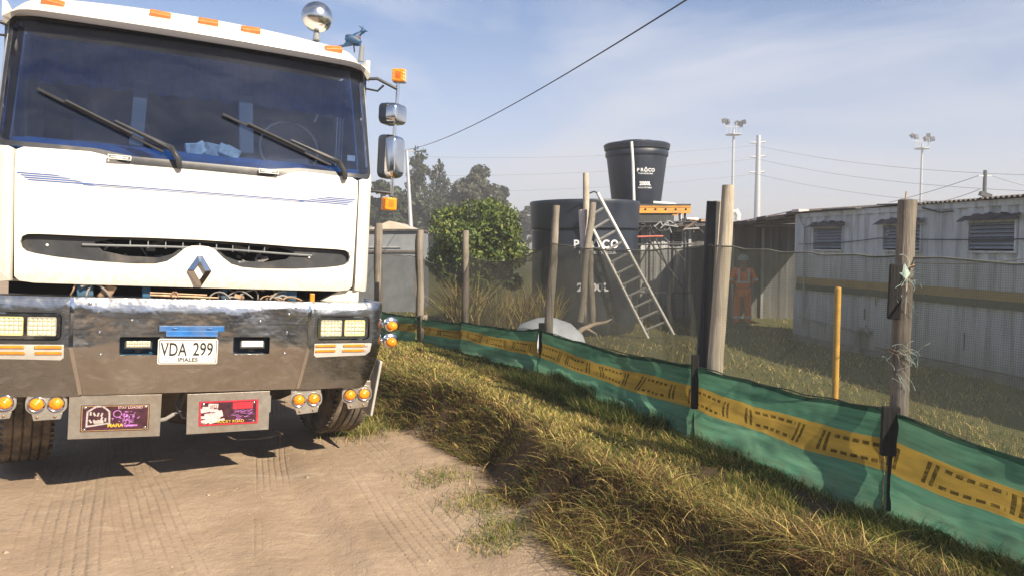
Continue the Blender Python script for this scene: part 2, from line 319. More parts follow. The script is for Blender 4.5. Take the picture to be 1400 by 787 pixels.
# ------------------------------------------------------------------ mesh helpers
def finish(o, name, parent):
    COL.objects.link(o)
    if parent is not None: o.parent = parent
    return o
def tag(o, label=None, cat=None, group=None, kind=None):
    if label: o['label'] = label
    if cat: o['category'] = cat
    if group: o['group'] = group
    if kind: o['kind'] = kind
    return o
ROOTM = {}
def thing(name, label, cat, loc=(0, 0, 0), rot=(0, 0, 0), group=None):
    o = bpy.data.objects.new(name, None); COL.objects.link(o); o.empty_display_size = 0.2
    o.location = loc; o.rotation_euler = rot; ROOTM[o.name] = Matrix.LocRotScale(Vector(loc), Euler(rot), None)
    return tag(o, label, cat, group)

class MB:
    def __init__(s): s.v = []; s.f = []; s.smooth = False
    def add(s, vs, fs, mat=None):
        k = len(s.v)
        s.v += [tuple(mat @ Vector(p)) if mat is not None else tuple(p) for p in vs]; s.f += [tuple(i + k for i in f) for f in fs]; return s
    def box(s, c, d, rot=None, mat=None):
        x, y, z = (q / 2 for q in d)
        R = Euler(rot).to_matrix().to_4x4() if rot else Matrix.Identity(4); T = Matrix.Translation(c) @ R
        if mat is not None: T = mat @ T
        vs = [(-x, -y, -z), (x, -y, -z), (x, y, -z), (-x, y, -z), (-x, -y, z), (x, -y, z), (x, y, z), (-x, y, z)]
        return s.add(vs, [(0, 3, 2, 1), (4, 5, 6, 7), (0, 1, 5, 4), (1, 2, 6, 5), (2, 3, 7, 6), (3, 0, 4, 7)], T)
    def tube(s, pts, r, n=8, caps=True, seed=None, rough=0.0):
        pts = [Vector(p) for p in pts]; rs = r if isinstance(r, (list, tuple)) else [r] * len(pts); k = len(s.v)
        up = None
        for i, p in enumerate(pts):
            d = (pts[min(i + 1, len(pts) - 1)] - pts[max(i - 1, 0)]).normalized()
            if up is None: up = Vector((0, 0, 1)) if abs(d.z) < 0.9 else Vector((1, 0, 0))
            a = d.cross(up).normalized(); b = d.cross(a).normalized(); up = b.cross(d) * -1 if False else up
            for j in range(n):
                t = 2 * PI * j / n; q = rs[i] * (1 + (random.uniform(-rough, rough) if rough else 0))
                s.v.append(tuple(p + a * (math.cos(t) * q) + b * (math.sin(t) * q)))
        for i in range(len(pts) - 1):
            for j in range(n):
                a0 = k + i * n + j; a1 = k + i * n + (j + 1) % n; s.f.append((a0, a1, a1 + n, a0 + n))
        if caps:
            s.f.append(tuple(k + j for j in range(n))[::-1]); e = k + (len(pts) - 1) * n; s.f.append(tuple(e + j for j in range(n)))
        return s
    def lathe(s, prof, n=24, mat=None, a0=0.0, a1=2 * PI):
        k = len(s.v); full = abs(a1 - a0 - 2 * PI) < 1e-6; m = n if full else n + 1; vs = []; fs = []
        for r, z in prof:
            for j in range(m):
                t = a0 + (a1 - a0) * j / n; vs.append((r * math.cos(t), r * math.sin(t), z))
        for i in range(len(prof) - 1):
            for j in range(n):
                b = (j + 1) % m; fs.append((i * m + j, i * m + b, (i + 1) * m + b, (i + 1) * m + j))
        if full:
            if prof[0][0] > 1e-4: fs.append(tuple(range(m))[::-1])
            if prof[-1][0] > 1e-4: fs.append(tuple((len(prof) - 1) * m + j for j in range(m)))
        return s.add(vs, fs, mat)
    def ball(s, c, r, n=12, mat=None):
        rr = r if isinstance(r, (tuple, list)) else (r, r, r); vs = []; fs = []; h = n // 2 + 1
        for i in range(h + 1):
            p = PI * i / h
            for j in range(n):
                t = 2 * PI * j / n; vs.append((c[0] + rr[0] * math.sin(p) * math.cos(t), c[1] + rr[1] * math.sin(p) * math.sin(t), c[2] - rr[2] * math.cos(p)))
        for i in range(h):
            for j in range(n): fs.append((i * n + j, i * n + (j + 1) % n, (i + 1) * n + (j + 1) % n, (i + 1) * n + j))
        return s.add(vs, fs, mat)
    def prism(s, poly, y0, y1, mat=None):
        """polygon in x-z extruded along y"""
        n = len(poly); vs = [(x, y0, z) for x, z in poly] + [(x, y1, z) for x, z in poly]
        fs = [tuple(range(n)), tuple(range(2 * n - 1, n - 1, -1))] + [(i, i + n, (i + 1) % n + n, (i + 1) % n) for i in range(n)]
        return s.add(vs, fs, mat)
    def build(s, name, mat, parent=None, world=False, smooth=None, bevel=0, loc=None, weld=0.0005):
        me = bpy.data.meshes.new(name); vs = s.v
        if world and parent is not None:
            iv = ROOTM[parent.name].inverted(); vs = [tuple(iv @ Vector(p)) for p in vs]
        me.from_pydata(vs, [], s.f); me.materials.append(mat)
        bm = bmesh.new(); bm.from_mesh(me)
        if weld: bmesh.ops.remove_doubles(bm, verts=bm.verts, dist=weld)
        bmesh.ops.recalc_face_normals(bm, faces=bm.faces); bm.to_mesh(me); bm.free()
        if smooth:
            for p in me.polygons: p.use_smooth = True
            me.set_sharp_from_angle(angle=rad(smooth))
        o = bpy.data.objects.new(name, me)
        if bevel:
            b = o.modifiers.new('bevel', 'BEVEL'); b.width = bevel; b.segments = 2; b.limit_method = 'ANGLE'; b.angle_limit = rad(35)
        if loc: o.location = loc
        return finish(o, name, parent)

def mesh_np(name, verts, faces_flat, nper, mat, col=None, uv=None, smooth=False, parent=None):
    """fast mesh from numpy; all faces have nper corners"""
    me = bpy.data.meshes.new(name); nv = len(verts); nf = len(faces_flat) // nper
    me.vertices.add(nv); me.vertices.foreach_set('co', np.asarray(verts, np.float32).ravel())
    me.loops.add(nf * nper); me.loops.foreach_set('vertex_index', np.asarray(faces_flat, np.int32))
    me.polygons.add(nf); me.polygons.foreach_set('loop_start', np.arange(0, nf * nper, nper, dtype=np.int32))
    if smooth: me.polygons.foreach_set('use_smooth', np.ones(nf, bool))
    me.update(calc_edges=True)
    if col is not None:
        ca = me.color_attributes.new('tint', 'FLOAT_COLOR', 'POINT'); ca.data.foreach_set('color', np.hstack([col, np.ones((nv, 1))]).astype(np.float32).ravel())
    if uv is not None:
        ul = me.uv_layers.new(name='uv'); ul.data.foreach_set('uv', np.asarray(uv, np.float32)[np.asarray(faces_flat)].ravel())
    me.materials.append(mat); me.validate()
    o = bpy.data.objects.new(name, me); return finish(o, name, parent)

def grid_faces(nu, nv):
    i = np.arange(nu - 1)[:, None]; j = np.arange(nv - 1)[None, :]; a = i * nv + j
    return np.stack([a, a + nv, a + nv + 1, a + 1], -1).reshape(-1)

def text_geo(txt, size, extrude=0.0, sx=1.0, bold=0.0):
    cu = bpy.data.curves.new('lettering', 'FONT'); cu.body = txt; cu.size = size; cu.extrude = extrude; cu.offset = bold
    cu.align_x = 'CENTER'; cu.align_y = 'CENTER'; cu.resolution_u = 3
    o = bpy.data.objects.new('lettering', cu); COL.objects.link(o)
    dg = bpy.context.evaluated_depsgraph_get(); me = bpy.data.meshes.new_from_object(o.evaluated_get(dg))
    vs = [(v.co.x * sx, v.co.y, v.co.z) for v in me.vertices]; fs = [tuple(p.vertices) for p in me.polygons]
    bpy.data.objects.remove(o); bpy.data.curves.remove(cu); bpy.data.meshes.remove(me); return vs, fs
def text_flat(mb, txt, cx, cz, y, size, sx=1.0, rot=0.0, bold=0.0, ext=0.0008):
    vs, fs = text_geo(txt, size, ext, sx, bold); c, s_ = math.cos(rot), math.sin(rot)
    mb.add([(cx + x * c - z * s_, y - w, cz + x * s_ + z * c) for x, z, w in vs], fs)

def rrect(cx, cz, w, h, r, n=4):
    out = []
    for qx, qz, a in ((1, 1, 0), (-1, 1, 90), (-1, -1, 180), (1, -1, 270)):
        for i in range(n + 1):
            t = rad(a + 90 * i / n); out.append((cx + qx * (w / 2 - r) + r * math.cos(t), cz + qz * (h / 2 - r) + r * math.sin(t)))
    return out
def panel(outline, holes, fmap, thick, step=0.1):
    """flat (a, z) outline with holes, cut into a grid, wrapped on fmap(a, z, depth) and given thickness"""
    loops = [outline] + list(holes); allv = [Vector((a, z, 0)) for l in loops for a, z in l]
    tris = tessellate_polygon([[Vector((a, z, 0)) for a, z in l] for l in loops])
    bm = bmesh.new(); bv = [bm.verts.new(v) for v in allv]
    for t in tris:
        try: bm.faces.new([bv[i] for i in t])
        except ValueError: pass
    bmesh.ops.dissolve_degenerate(bm, edges=bm.edges, dist=1e-5)
    xs = [v.x for v in allv]; zs = [v.y for v in allv]
    for lo, hi, ax in ((min(xs), max(xs), 0), (min(zs), max(zs), 1)):
        q = math.ceil(lo / step) * step
        while q < hi:
            no = (1, 0, 0) if ax == 0 else (0, 1, 0); co = (q + 1e-4, 0, 0) if ax == 0 else (0, q + 1e-4, 0)
            bmesh.ops.bisect_plane(bm, geom=bm.verts[:] + bm.edges[:] + bm.faces[:], dist=1e-5, plane_co=co, plane_no=no); q += step
    if thick:
        ret = bmesh.ops.extrude_face_region(bm, geom=bm.faces[:])
        for v in ret['geom']:
            if isinstance(v, bmesh.types.BMVert): v.co.z = thick
    for v in bm.verts: v.co = fmap(v.co.x, v.co.y, v.co.z)
    bmesh.ops.recalc_face_normals(bm, faces=bm.faces); return bm
def bm_obj(bm, name, mat, parent, smooth=40, bevel=0):
    me = bpy.data.meshes.new(name); bm.to_mesh(me); bm.free(); me.materials.append(mat)
    for p in me.polygons: p.use_smooth = True
    me.set_sharp_from_angle(angle=rad(smooth))
    o = bpy.data.objects.new(name, me)
    if bevel:
        b = o.modifiers.new('bevel', 'BEVEL'); b.width = bevel; b.segments = 2; b.limit_method = 'ANGLE'; b.angle_limit = rad(50)
    return finish(o, name, parent)

def vnoise(x, y, seed=0):
    """value noise, numpy"""
    xi = np.floor(x).astype(np.int64); yi = np.floor(y).astype(np.int64); fx = x - xi; fy = y - yi
    fx = fx * fx * (3 - 2 * fx); fy = fy * fy * (3 - 2 * fy)
    def h(a, b):
        n = (a * 374761393 + b * 668265263 + seed * 974634777) & 0xffffffff
        n = ((n ^ (n >> 13)) * 1274126177) & 0xffffffff; return ((n ^ (n >> 16)) & 0xffff) / 65535.0
    return (h(xi, yi) * (1 - fx) + h(xi + 1, yi) * fx) * (1 - fy) + (h(xi, yi + 1) * (1 - fx) + h(xi + 1, yi + 1) * fx) * fy
def fbm(x, y, sc, oct=4, seed=0):
    t = 0; a = 1.0; w = 0
    for i in range(oct): t = t + a * vnoise(x * sc, y * sc, seed + i); w += a; a *= 0.5; sc *= 2.03
    return t / w

# ------------------------------------------------------------------ ground
FEN_Y = np.array([-12, 1.6, 3.6, 5.0, 7.3, 9.07, 9.6, 10.4, 12.5, 22.0]); FEN_X = np.array([8.4, 2.70, 1.86, 1.27, 0.32, -0.56, -1.17, -1.85, -3.6, -12.0])
def fen_u(x, y): return (x - np.interp(y, FEN_Y, FEN_X)) * 0.90
def sstep(a, b, t): t = np.clip((t - a) / (b - a), 0, 1); return t * t * (3 - 2 * t)
TR_H = Vector((math.sin(rad(26)), -math.cos(rad(26))))         # truck heading in plan
def edge_u(y): return np.interp(y, [1.5, 3.0, 3.65, 4.5, 5.4, 6.2, 6.8, 8, 12], [-1.55, -1.52, -1.45, -1.30, -1.24, -1.36, -1.60, -1.78, -1.8])
def crest_u(y): return np.interp(y, [1.5, 3.0, 3.65, 4.5, 5.4, 6.2, 6.8, 8, 12], [-0.62, -0.72, -0.90, -1.08, -1.06, -1.14, -1.30, -1.45, -1.5])
def H(x, y):
    x = np.asarray(x, float); y = np.asarray(y, float)
    u = fen_u(x, y) + (fbm(x, y, 1.4, 3, 5) - 0.5) * 0.34
    hb = np.interp(y, [1, 4, 7, 10, 14, 25], [0.27, 0.30, 0.33, 0.33, 0.22, 0.0])
    near = sstep(13, 9, y)
    edge = edge_u(y); crest = crest_u(y); cw = 0.12
    bank = (0.28 * np.clip((u - edge) / (crest - cw - edge), 0, 1) ** 1.2 + 0.72 * sstep(crest - cw, crest + 0.04, u)) * hb + (fbm(x, y, 2.2, 4, 9) - 0.5) * 0.10 * sstep(-1.5, -1.0, u)
    bank = bank + 0.07 * sstep(-1.3, -1.05, u) * sstep(-0.5, -1.0, u) * np.interp(y, [3, 6], [0, 1])
    road = (fbm(x, y, 0.9, 4, 1) - 0.5) * 0.035 + (fbm(x, y, 9, 3, 2) - 0.5) * 0.010
    # wheel ruts along the truck's heading
    du = (x + 1.9) * TR_H.y * -1 - (y - 5.0) * TR_H.x * -1
    for c0, w in ((-1.02, .17), (1.02, .17), (0.35, 0.10)):
        road = road - 0.016 * np.exp(-((du - c0) / w) ** 2) + 0.010 * np.exp(-((du - c0 - w * 1.7) / (w * .5)) ** 2)
    z = road * sstep(edge + 0.2, edge - 0.3, u) + bank * (u > edge - 0.2)
    z = z * np.ones_like(x)
    fld = sstep(0.5, 4.2, u)
    z = z * (1 - fld) + (-0.37 + (fbm(x, y, 0.5, 3, 11) - 0.5) * 0.10) * fld
    z = z - 0.37 * sstep(12, 30, y) * (1 - fld)
    return z
def ax(segs):
    out = [segs[0][0]]
    for a, b, st in segs:
        n = max(1, int(round((b - a) / st))); out += list(np.linspace(a, b, n + 1)[1:])
    return np.array(out)
gx = ax([(-600, -60, 60), (-60, -12, 4), (-12, -4.2, 0.4), (-4.2, 2.8, 0.02), (2.8, 6, 0.08), (6, 14, 0.4), (14, 60, 4), (60, 600, 60)])
gy = ax([(-60, -6, 6), (-6, 1.6, 0.4), (1.6, 8.6, 0.02), (8.6, 12, 0.05), (12, 22, 0.4), (22, 60, 3), (60, 720, 60)])
GX, GY = np.meshgrid(gx, gy, indexing='ij'); GZ = H(GX, GY)
UU = fen_u(GX, GY)
mask = sstep(-0.02, 0.16, UU - edge_u(GY) + (fbm(GX, GY, 2.5, 4, 31) - 0.5) * 0.4)
# column 0: 0 road dirt .. 1 grassy soil ; column 1: field
grs = np.stack([mask.ravel(), sstep(0.2, 1.2, UU).ravel(), np.zeros(GX.size)], 1)
def ground_mat():
    m = Mat('earth'); a = m.n('ShaderNodeAttribute'); a.attribute_name = 'tint'; sp = m.n('ShaderNodeSeparateColor'); m.l(a.outputs['Color'], sp.inputs[0])
    p = m.pos(); n1 = m.noise(1.1, 8, 0.6, p); n2 = m.noise(14, 6, 0.7, p); n3 = m.noise(90, 3, 0.6, p)
    dirt = m.ramp(n1, [(0.28, (0.30, 0.215, 0.145)), (0.55, (0.42, 0.315, 0.22)), (0.8, (0.49, 0.38, 0.28))])
    dirt = m.mix(m.ramp(n2, [(0.35, (0, 0, 0)), (0.75, (0.5,) * 3)]), dirt, (0.28, 0.20, 0.135))
    dirt = m.mix(m.ramp(n3, [(0.62, (0, 0, 0)), (0.75, (0.6,) * 3)]), dirt, (0.42, 0.34, 0.26))
    av = m.scaled(m.scaled(p, (1, 1, 1), (0, 0, rad(-26))), (3.2, 0.8, 1)); st = m.noise(1.0, 5, 0.6, av); dirt = m.mix(m.ramp(st, [(0.42, (0, 0, 0)), (0.70, (0.38,) * 3)]), dirt, (0.23, 0.165, 0.11)); st2 = m.noise(0.9, 6, 0.65, m.scaled(p, (1.0, 5.0, 1), (0, 0, 0.5))); dirt = m.mix(m.ramp(st2, [(0.60, (0, 0, 0)), (0.72, (0.5,) * 3)]), dirt, (0.52, 0.43, 0.33))
    soil = m.ramp(n2, [(0.3, (0.05, 0.034, 0.02)), (0.7, (0.15, 0.105, 0.06))])
    fgr = m.mix(m.noise(0.5, 6, 0.7, p), (0.075, 0.095, 0.03), (0.20, 0.165, 0.07))
    c = m.mix(sp.outputs['Red'], dirt, soil); c = m.mix(sp.outputs['Green'], c, fgr)
    m.set(Base_Color=c, Roughness=0.95); m.b.inputs['Specular IOR Level'].default_value = 0.2
    # tyre prints: grooves along the heading, broken by lugs, in strips
    hv = m.scaled(p, (1, 1, 1), (0, 0, 0))
    ss = m.n('ShaderNodeSeparateXYZ'); m.l(p, ss.inputs[0]); X, Y = ss.outputs['X'], ss.outputs['Y']
    wob = m.math('MULTIPLY', m.math('SUBTRACT', m.noise(0.22, 2, 0.5, p), 0.5), 0.35)
    hs = 0; allh = None
    for hx, hy, off, w, sp_, lug, seed in ((0.44, -0.90, -0.95, 0.24, 0.058, 0.05, 0.0), (0.50, -0.866, -0.55, 0.20, 0.05, 0.045, 3.0), (0.40, -0.917, 0.95, 0.26, 0.06, 0.055, 6.0),
                                           (0.36, -0.93, 1.55, 0.16, 0.045, 0.04, 9.0), (0.46, -0.888, -1.75, 0.22, 0.055, 0.05, 11.0), (0.30, -0.954, 0.25, 0.12, 0.04, 0.04, 15.0)):
        # across = (x+1.9)*(-hy) + (y-5)*hx
        ac = m.math('ADD', m.math('MULTIPLY', m.math('ADD', X, 1.9), -hy), m.math('MULTIPLY', m.math('SUBTRACT', Y, 5.0), hx))
        ac = m.math('ADD', m.math('SUBTRACT', ac, off), wob)
        al = m.math('ADD', m.math('MULTIPLY', X, hx), m.math('MULTIPLY', Y, hy))
        g = m.math('POWER', m.math('ABSOLUTE', m.math('SINE', m.math('MULTIPLY', ac, PI / sp_))), 6.0)
        lg = m.math('GREATER_THAN', m.math('SINE', m.math('MULTIPLY', al, 2 * PI / lug)), -0.3)
        g2 = m.math('MULTIPLY', g, m.math('ADD', m.math('MULTIPLY', lg, 0.6), 0.4))
        win = m.n('ShaderNodeMapRange', interpolation_type='SMOOTHSTEP'); win.inputs['From Min'].default_value = w; win.inputs['From Max'].default_value = w * 0.8
        m.l(m.math('ABSOLUTE', ac), win.inputs['Value'])
        pat = m.n('ShaderNodeTexNoise'); pat.inputs['Scale'].default_value = 0.75; pat.inputs['Detail'].default_value = 3
        mp = m.n('ShaderNodeMapping'); mp.inputs['Location'].default_value = (seed, seed, 0); m.l(p, mp.inputs[0]); m.l(mp.outputs[0], pat.inputs['Vector'])
        pm = m.n('ShaderNodeMapRange'); pm.inputs['From Min'].default_value = 0.40; pm.inputs['From Max'].default_value = 0.58; m.l(pat.outputs['Fac'], pm.inputs['Value'])
        h = m.math('MULTIPLY', m.math('MULTIPLY', g2, win.outputs[0]), pm.outputs[0])
        allh = h if allh is None else m.math('MAXIMUM', allh, h)
    allh = m.math('MULTIPLY', allh, m.math('SUBTRACT', 1.0, sp.outputs['Red']))
    hgt = m.math('SUBTRACT', m.math('ADD', m.math('MULTIPLY', n2, 0.9), m.math('MULTIPLY', n3, 0.35)), m.math('MULTIPLY', allh, 0.42))
    vor = m.n('ShaderNodeTexVoronoi'); vor.inputs['Scale'].default_value = 26; m.l(p, vor.inputs['Vector'])
    clod = m.math('MULTIPLY', m.math('LESS_THAN', vor.outputs['Distance'], 0.22), m.math('GREATER_THAN', m.noise(2.1, 3, 0.6, p), 0.52))
    hgt = m.math('ADD', hgt, m.math('MULTIPLY', clod, 0.5)); hgt = m.math('ADD', hgt, m.math('MULTIPLY', st, 0.5))
    m.bump(hgt, 0.9, 0.022); return m.m
ground = mesh_np('ground', np.stack([GX.ravel(), GY.ravel(), GZ.ravel()], 1), grid_faces(len(gx), len(gy)), 4, ground_mat(), col=grs, smooth=True)
tag(ground, kind='structure')
def h1(x, y): return float(H(np.array([x]), np.array([y]))[0])

# far hills
hx = np.linspace(-500, 600, 120); hv = []
for k, (yy, hh) in enumerate(((300, 0.0), (330, 0.6), (380, 1.0), (450, 0.0))):
    hgt = (6 + 12 * fbm(hx, hx * 0 + 3, 0.006, 3, 4)) * hh; hv.append(np.stack([hx, hx * 0 + yy, hgt - 1.0], 1))
hills = mesh_np('hills', np.concatenate(hv), grid_faces(4, 120), 4, simple('far_hills', (0.07, 0.085, 0.05), 0.95), smooth=True); tag(hills, kind='structure')

# ------------------------------------------------------------------ grass
def blades(name, x, y, hgt, wid, dirx, diry, bend, col, mat=None, zoff=0.0, seg=3):
    n = len(x); z = H(x, y) - 0.01 + zoff; t = np.linspace(0, 1, seg + 1)
    V = np.zeros((n, 2 * seg + 1, 3)); C = np.zeros((n, 2 * seg + 1, 3)); px, py = -diry, dirx
    ang = RNG.uniform(0, 2 * PI, n); wx, wy = np.cos(ang), np.sin(ang)
    for i, tt in enumerate(t):
        out = bend * tt ** 1.8 * hgt; up = hgt * (tt - 0.42 * np.clip(bend, 0, 1.5) * tt ** 2.4)
        cx, cy, cz = x + dirx * out, y + diry * out, z + up; w = wid * (1 - tt) ** 0.6 * 0.5
        sh = (0.72 + 0.28 * tt)
        if i < seg:
            V[:, 2 * i] = np.stack([cx - wx * w, cy - wy * w, cz], 1); V[:, 2 * i + 1] = np.stack([cx + wx * w, cy + wy * w, cz], 1)
            C[:, 2 * i] = col; C[:, 2 * i + 1] = col
        else: V[:, 2 * seg] = np.stack([cx, cy, cz], 1); C[:, 2 * seg] = col
    F = []
    for i in range(seg - 1): F += [[2 * i, 2 * i + 1, 2 * i + 3], [2 * i, 2 * i + 3, 2 * i + 2]]
    F += [[2 * seg - 2, 2 * seg - 1, 2 * seg]]; F = np.array(F)
    base = (np.arange(n) * (2 * seg + 1))[:, None, None]
    return mesh_np(name, V.reshape(-1, 3), (base + F[None]).reshape(-1), 3, mat or M['blade'], col=C.reshape(-1, 3))
STRAW = np.array([0.60, 0.46, 0.17]); GREEN = np.array([0.14, 0.19, 0.035]); OLIVE = np.array([0.33, 0.30, 0.07]); BROWN = np.array([0.16, 0.09, 0.045]); DKG = np.array([0.05, 0.09, 0.025])
def pick(n, w):
    pal = np.stack([STRAW, GREEN, OLIVE, BROWN, DKG]); w = np.asarray(w, float)
    if w.ndim == 1: w = np.tile(w, (n, 1))
    w = w / w.sum(1, keepdims=True); c = np.cumsum(w, 1); r = RNG.random(n)[:, None]; idx = (r > c).sum(1).clip(0, 4)
    return pal[idx] * RNG.uniform(0.5, 1.35, (n, 1)) * RNG.uniform(0.92, 1.08, (n, 3))
def scatter(n, ylo, yhi, ulo, uhi, power=1.0, clump=0.0, cs=3.0, seed=0, thr=0.45):
    """points between two distances from the fence, denser near the camera"""
    N = int(n * 2.6); k = RNG.random(N); y = ylo * (yhi / ylo) ** k if power else ylo + (yhi - ylo) * k
    u = RNG.uniform(ulo, uhi, N); x = np.interp(y, FEN_Y, FEN_X) + u / 0.90
    if clump:
        d = fbm(x, y, cs, 3, 50 + seed); keep = RNG.random(N) < np.clip((d - thr) * 6 + (1 - clump), 0, 1)
        x, y, u = x[keep], y[keep], u[keep]
    return x[:n], y[:n], u[:n]
def rdir(n, bx=0.0, by=0.0, amt=0.0):
    a = RNG.uniform(0, 2 * PI, n); dx = np.cos(a) * (1 - amt) + bx * amt; dy = np.sin(a) * (1 - amt) + by * amt; q = np.hypot(dx, dy) + 1e-6; return dx / q, dy / q
# short turf on the bank
x, y, u = scatter(170000, 1.8, 12, -1.6, 0.10, clump=0.6, cs=2.6, seed=1, thr=0.36); k = u > crest_u(y) - 0.02 + (fbm(x, y, 3, 2, 5) - .5) * .2; x, y, u = x[k], y[k], u[k]; n = len(x)
dx, dy = rdir(n, -0.9, -0.2, 0.25); gn = sstep(-0.75, -0.05, u + (fbm(x, y, 1.5, 3, 77) - 0.5) * 1.3)
w = np.stack([0.50 - 0.35 * gn, 0.12 + 0.40 * gn, 0.30 + 0.1 * gn, 0.13 - 0.08 * gn, 0.02 + 0.10 * gn], 1)
hh = RNG.uniform(0.025, 0.085, n) * (0.45 + 1.1 * fbm(x, y, 1.9, 3, 21)) * np.interp(y, [5, 8], [1, 0.75]); wd = RNG.uniform(0.0035, 0.0075, n) * np.clip(y / 4, 0.9, 2.6)
tag(blades('bank_turf', x, y, hh, wd, dx, dy, RNG.uniform(0.2, 1.1, n), pick(n, w)), 'short mixed straw and green grass covering the top of the roadside bank', 'grass', kind='stuff')
# long grass against the cloth
x, y, u = scatter(15000, 2.0, 11, -0.40, 0.02, clump=0.8, cs=2.2, seed=3, thr=0.5); n = len(x); dx, dy = rdir(n, -0.9, -0.3, 0.45)
tag(blades('verge_grass', x, y, RNG.uniform(0.05, 0.16, n) * (0.30 + 1.0 * fbm(x, y, 1.2, 2, 8)) * np.interp(y, [5, 8], [1, 0.6]), RNG.uniform(0.003, 0.006, n) * np.clip(y / 4, 0.9, 2.2), dx, dy, RNG.uniform(0.3, 1.2, n),
           pick(n, [0.28, 0.34, 0.22, 0.04, 0.12])), 'taller green and straw grass leaning against the foot of the green cloth', 'grass', kind='stuff')
# lush dark tuft line by the cloth between the second and third near posts
x, y, u = scatter(9000, 5.2, 7.2, -0.42, 0.0, clump=0.3, seed=5); n = len(x); dx, dy = rdir(n, -0.9, -0.3, 0.3)
tag(blades('dark_grass_tuft', x, y, RNG.uniform(0.08, 0.20, n), RNG.uniform(0.004, 0.007, n), dx, dy, RNG.uniform(0.2, 0.9, n), pick(n, [0.06, 0.36, 0.12, 0.02, 0.44])),
    'dense dark green grass tuft at the foot of the cloth in the middle of the bank', 'grass', kind='stuff')
# long dry grass hanging down the face of the bank
x, y, u = scatter(36000, 1.75, 8.8, -1.85, -0.45, clump=0.85, cs=3.2, seed=7, thr=0.42); k = (u > edge_u(y) + 0.03 + (fbm(x, y, 2.5, 3, 9) - 0.5) * 0.35) & (u < crest_u(y) + 0.10 + 0.25 * (fbm(x, y, 2, 3, 19) - 0.3)); x, y, u = x[k], y[k], u[k]; n = len(x); dx, dy = rdir(n, -0.92, -0.38, 0.32)
lenf = np.interp(y, [2, 3.5, 4.5, 6, 9], [1.25, 1.1, 0.8, 0.7, 0.55])
tag(blades('hanging_dry_grass', x, y, RNG.uniform(0.05, 0.21, n) * lenf, RNG.uniform(0.0035, 0.0085, n) * np.clip(y / 3.6, 0.9, 2.0), dx, dy, RNG.uniform(0.4, 1.8, n),
           pick(n, [0.30, 0.11, 0.14, 0.40, 0.05]), seg=4), 'long dry grass arching down the dark face of the bank to the dirt road', 'grass', kind='stuff')
x, y, u = scatter(30000, 1.9, 4.6, -1.6, -0.35, clump=0.35, cs=3.0, seed=17, thr=0.4); k = (u > edge_u(y) + 0.04 + (fbm(x, y, 2.5, 3, 9) - 0.5) * 0.3) & (u < crest_u(y) + 0.25); x, y, u = x[k], y[k], u[k]; n = len(x); dx, dy = rdir(n, -0.9, -0.4, 0.2); hollow_shade = np.clip(1 - np.abs(u - (edge_u(y) * 0.45 + crest_u(y) * 0.55)) / 0.24, 0, 1) * sstep(5.0, 4.2, y) * sstep(0.35, 0.5, fbm(x, y, 1.8, 2, 44))  # shade of the bank's hollow put into darker, browner blade colours
tag(blades('tangled_dry_grass', x, y, RNG.uniform(0.05, 0.17, n), RNG.uniform(0.003, 0.007, n), dx, dy, RNG.uniform(0.3, 1.9, n), pick(n, np.stack([0.26 - 0.2 * hollow_shade, 0.10 - 0.05 * hollow_shade, 0.12 - 0.1 * hollow_shade, 0.48 + 0.5 * hollow_shade, 0.04 + 0 * hollow_shade], 1)) * (1 - 0.35 * hollow_shade)[:, None], seg=4),
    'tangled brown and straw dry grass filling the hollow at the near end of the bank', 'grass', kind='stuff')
x, y, u = scatter(16000, 5.4, 9.0, -1.95, -1.0, clump=0.3, cs=3.0, seed=27, thr=0.35); k = (u > edge_u(y) - 0.02) & (u < crest_u(y) + 0.15); x, y, u = x[k], y[k], u[k]; n = len(x); dx, dy = rdir(n, -0.9, -0.4, 0.35)
tag(blades('brown_bank_grass', x, y, RNG.uniform(0.06, 0.17, n), RNG.uniform(0.005, 0.010, n), dx, dy, RNG.uniform(0.5, 1.8, n), pick(n, [0.16, 0.16, 0.12, 0.50, 0.06])),
    'brown and green grass clinging to the steep bank face beside the front wheel', 'grass', kind='stuff')
# low broad-leaved weeds among the grass
x, y, u = scatter(2600, 2.2, 9, -1.2, 0.0, clump=1.0, cs=1.4, seed=37, thr=0.58); n = len(x); k5 = 5; x = np.repeat(x, k5); y = np.repeat(y, k5); n = len(x); dx, dy = rdir(n)
tag(blades('weeds', x + dx * 0.008, y + dy * 0.008, RNG.uniform(0.04, 0.09, n), RNG.uniform(0.014, 0.026, n), dx, dy, RNG.uniform(0.8, 1.6, n), pick(n, [0.0, 0.55, 0.15, 0.05, 0.25])),
    'low broad-leaved green weeds in patches among the bank grass', 'weeds', kind='stuff')
# sparse tufts at the foot on the road
cx = []; 
for (tx, ty, k, sp_) in ((-0.50, 5.1, 500, 0.13), (-0.20, 4.6, 700, 0.12), (0.0, 4.2, 500, 0.10), (-1.32, 7.0, 1300, 0.22), (-1.28, 6.4, 600, 0.15), (-0.1, 4.0, 500, 0.10)):
    cx.append(np.stack([RNG.normal(tx, sp_, k), RNG.normal(ty, sp_, k)], 1))
cx = np.concatenate(cx); x, y = cx[:, 0], cx[:, 1]; n = len(x); dx, dy = rdir(n)
tag(blades('road_edge_tufts', x, y, RNG.uniform(0.03, 0.12, n) * np.where(y > 6, 1.7, 0.8), RNG.uniform(0.003, 0.005, n) * 1.2, dx, dy, RNG.uniform(0.3, 1.3, n), pick(n, [0.2, 0.4, 0.2, 0.05, 0.15])),
    'small green grass tufts growing on the dusty edge of the road below the bank', 'grass', kind='stuff')
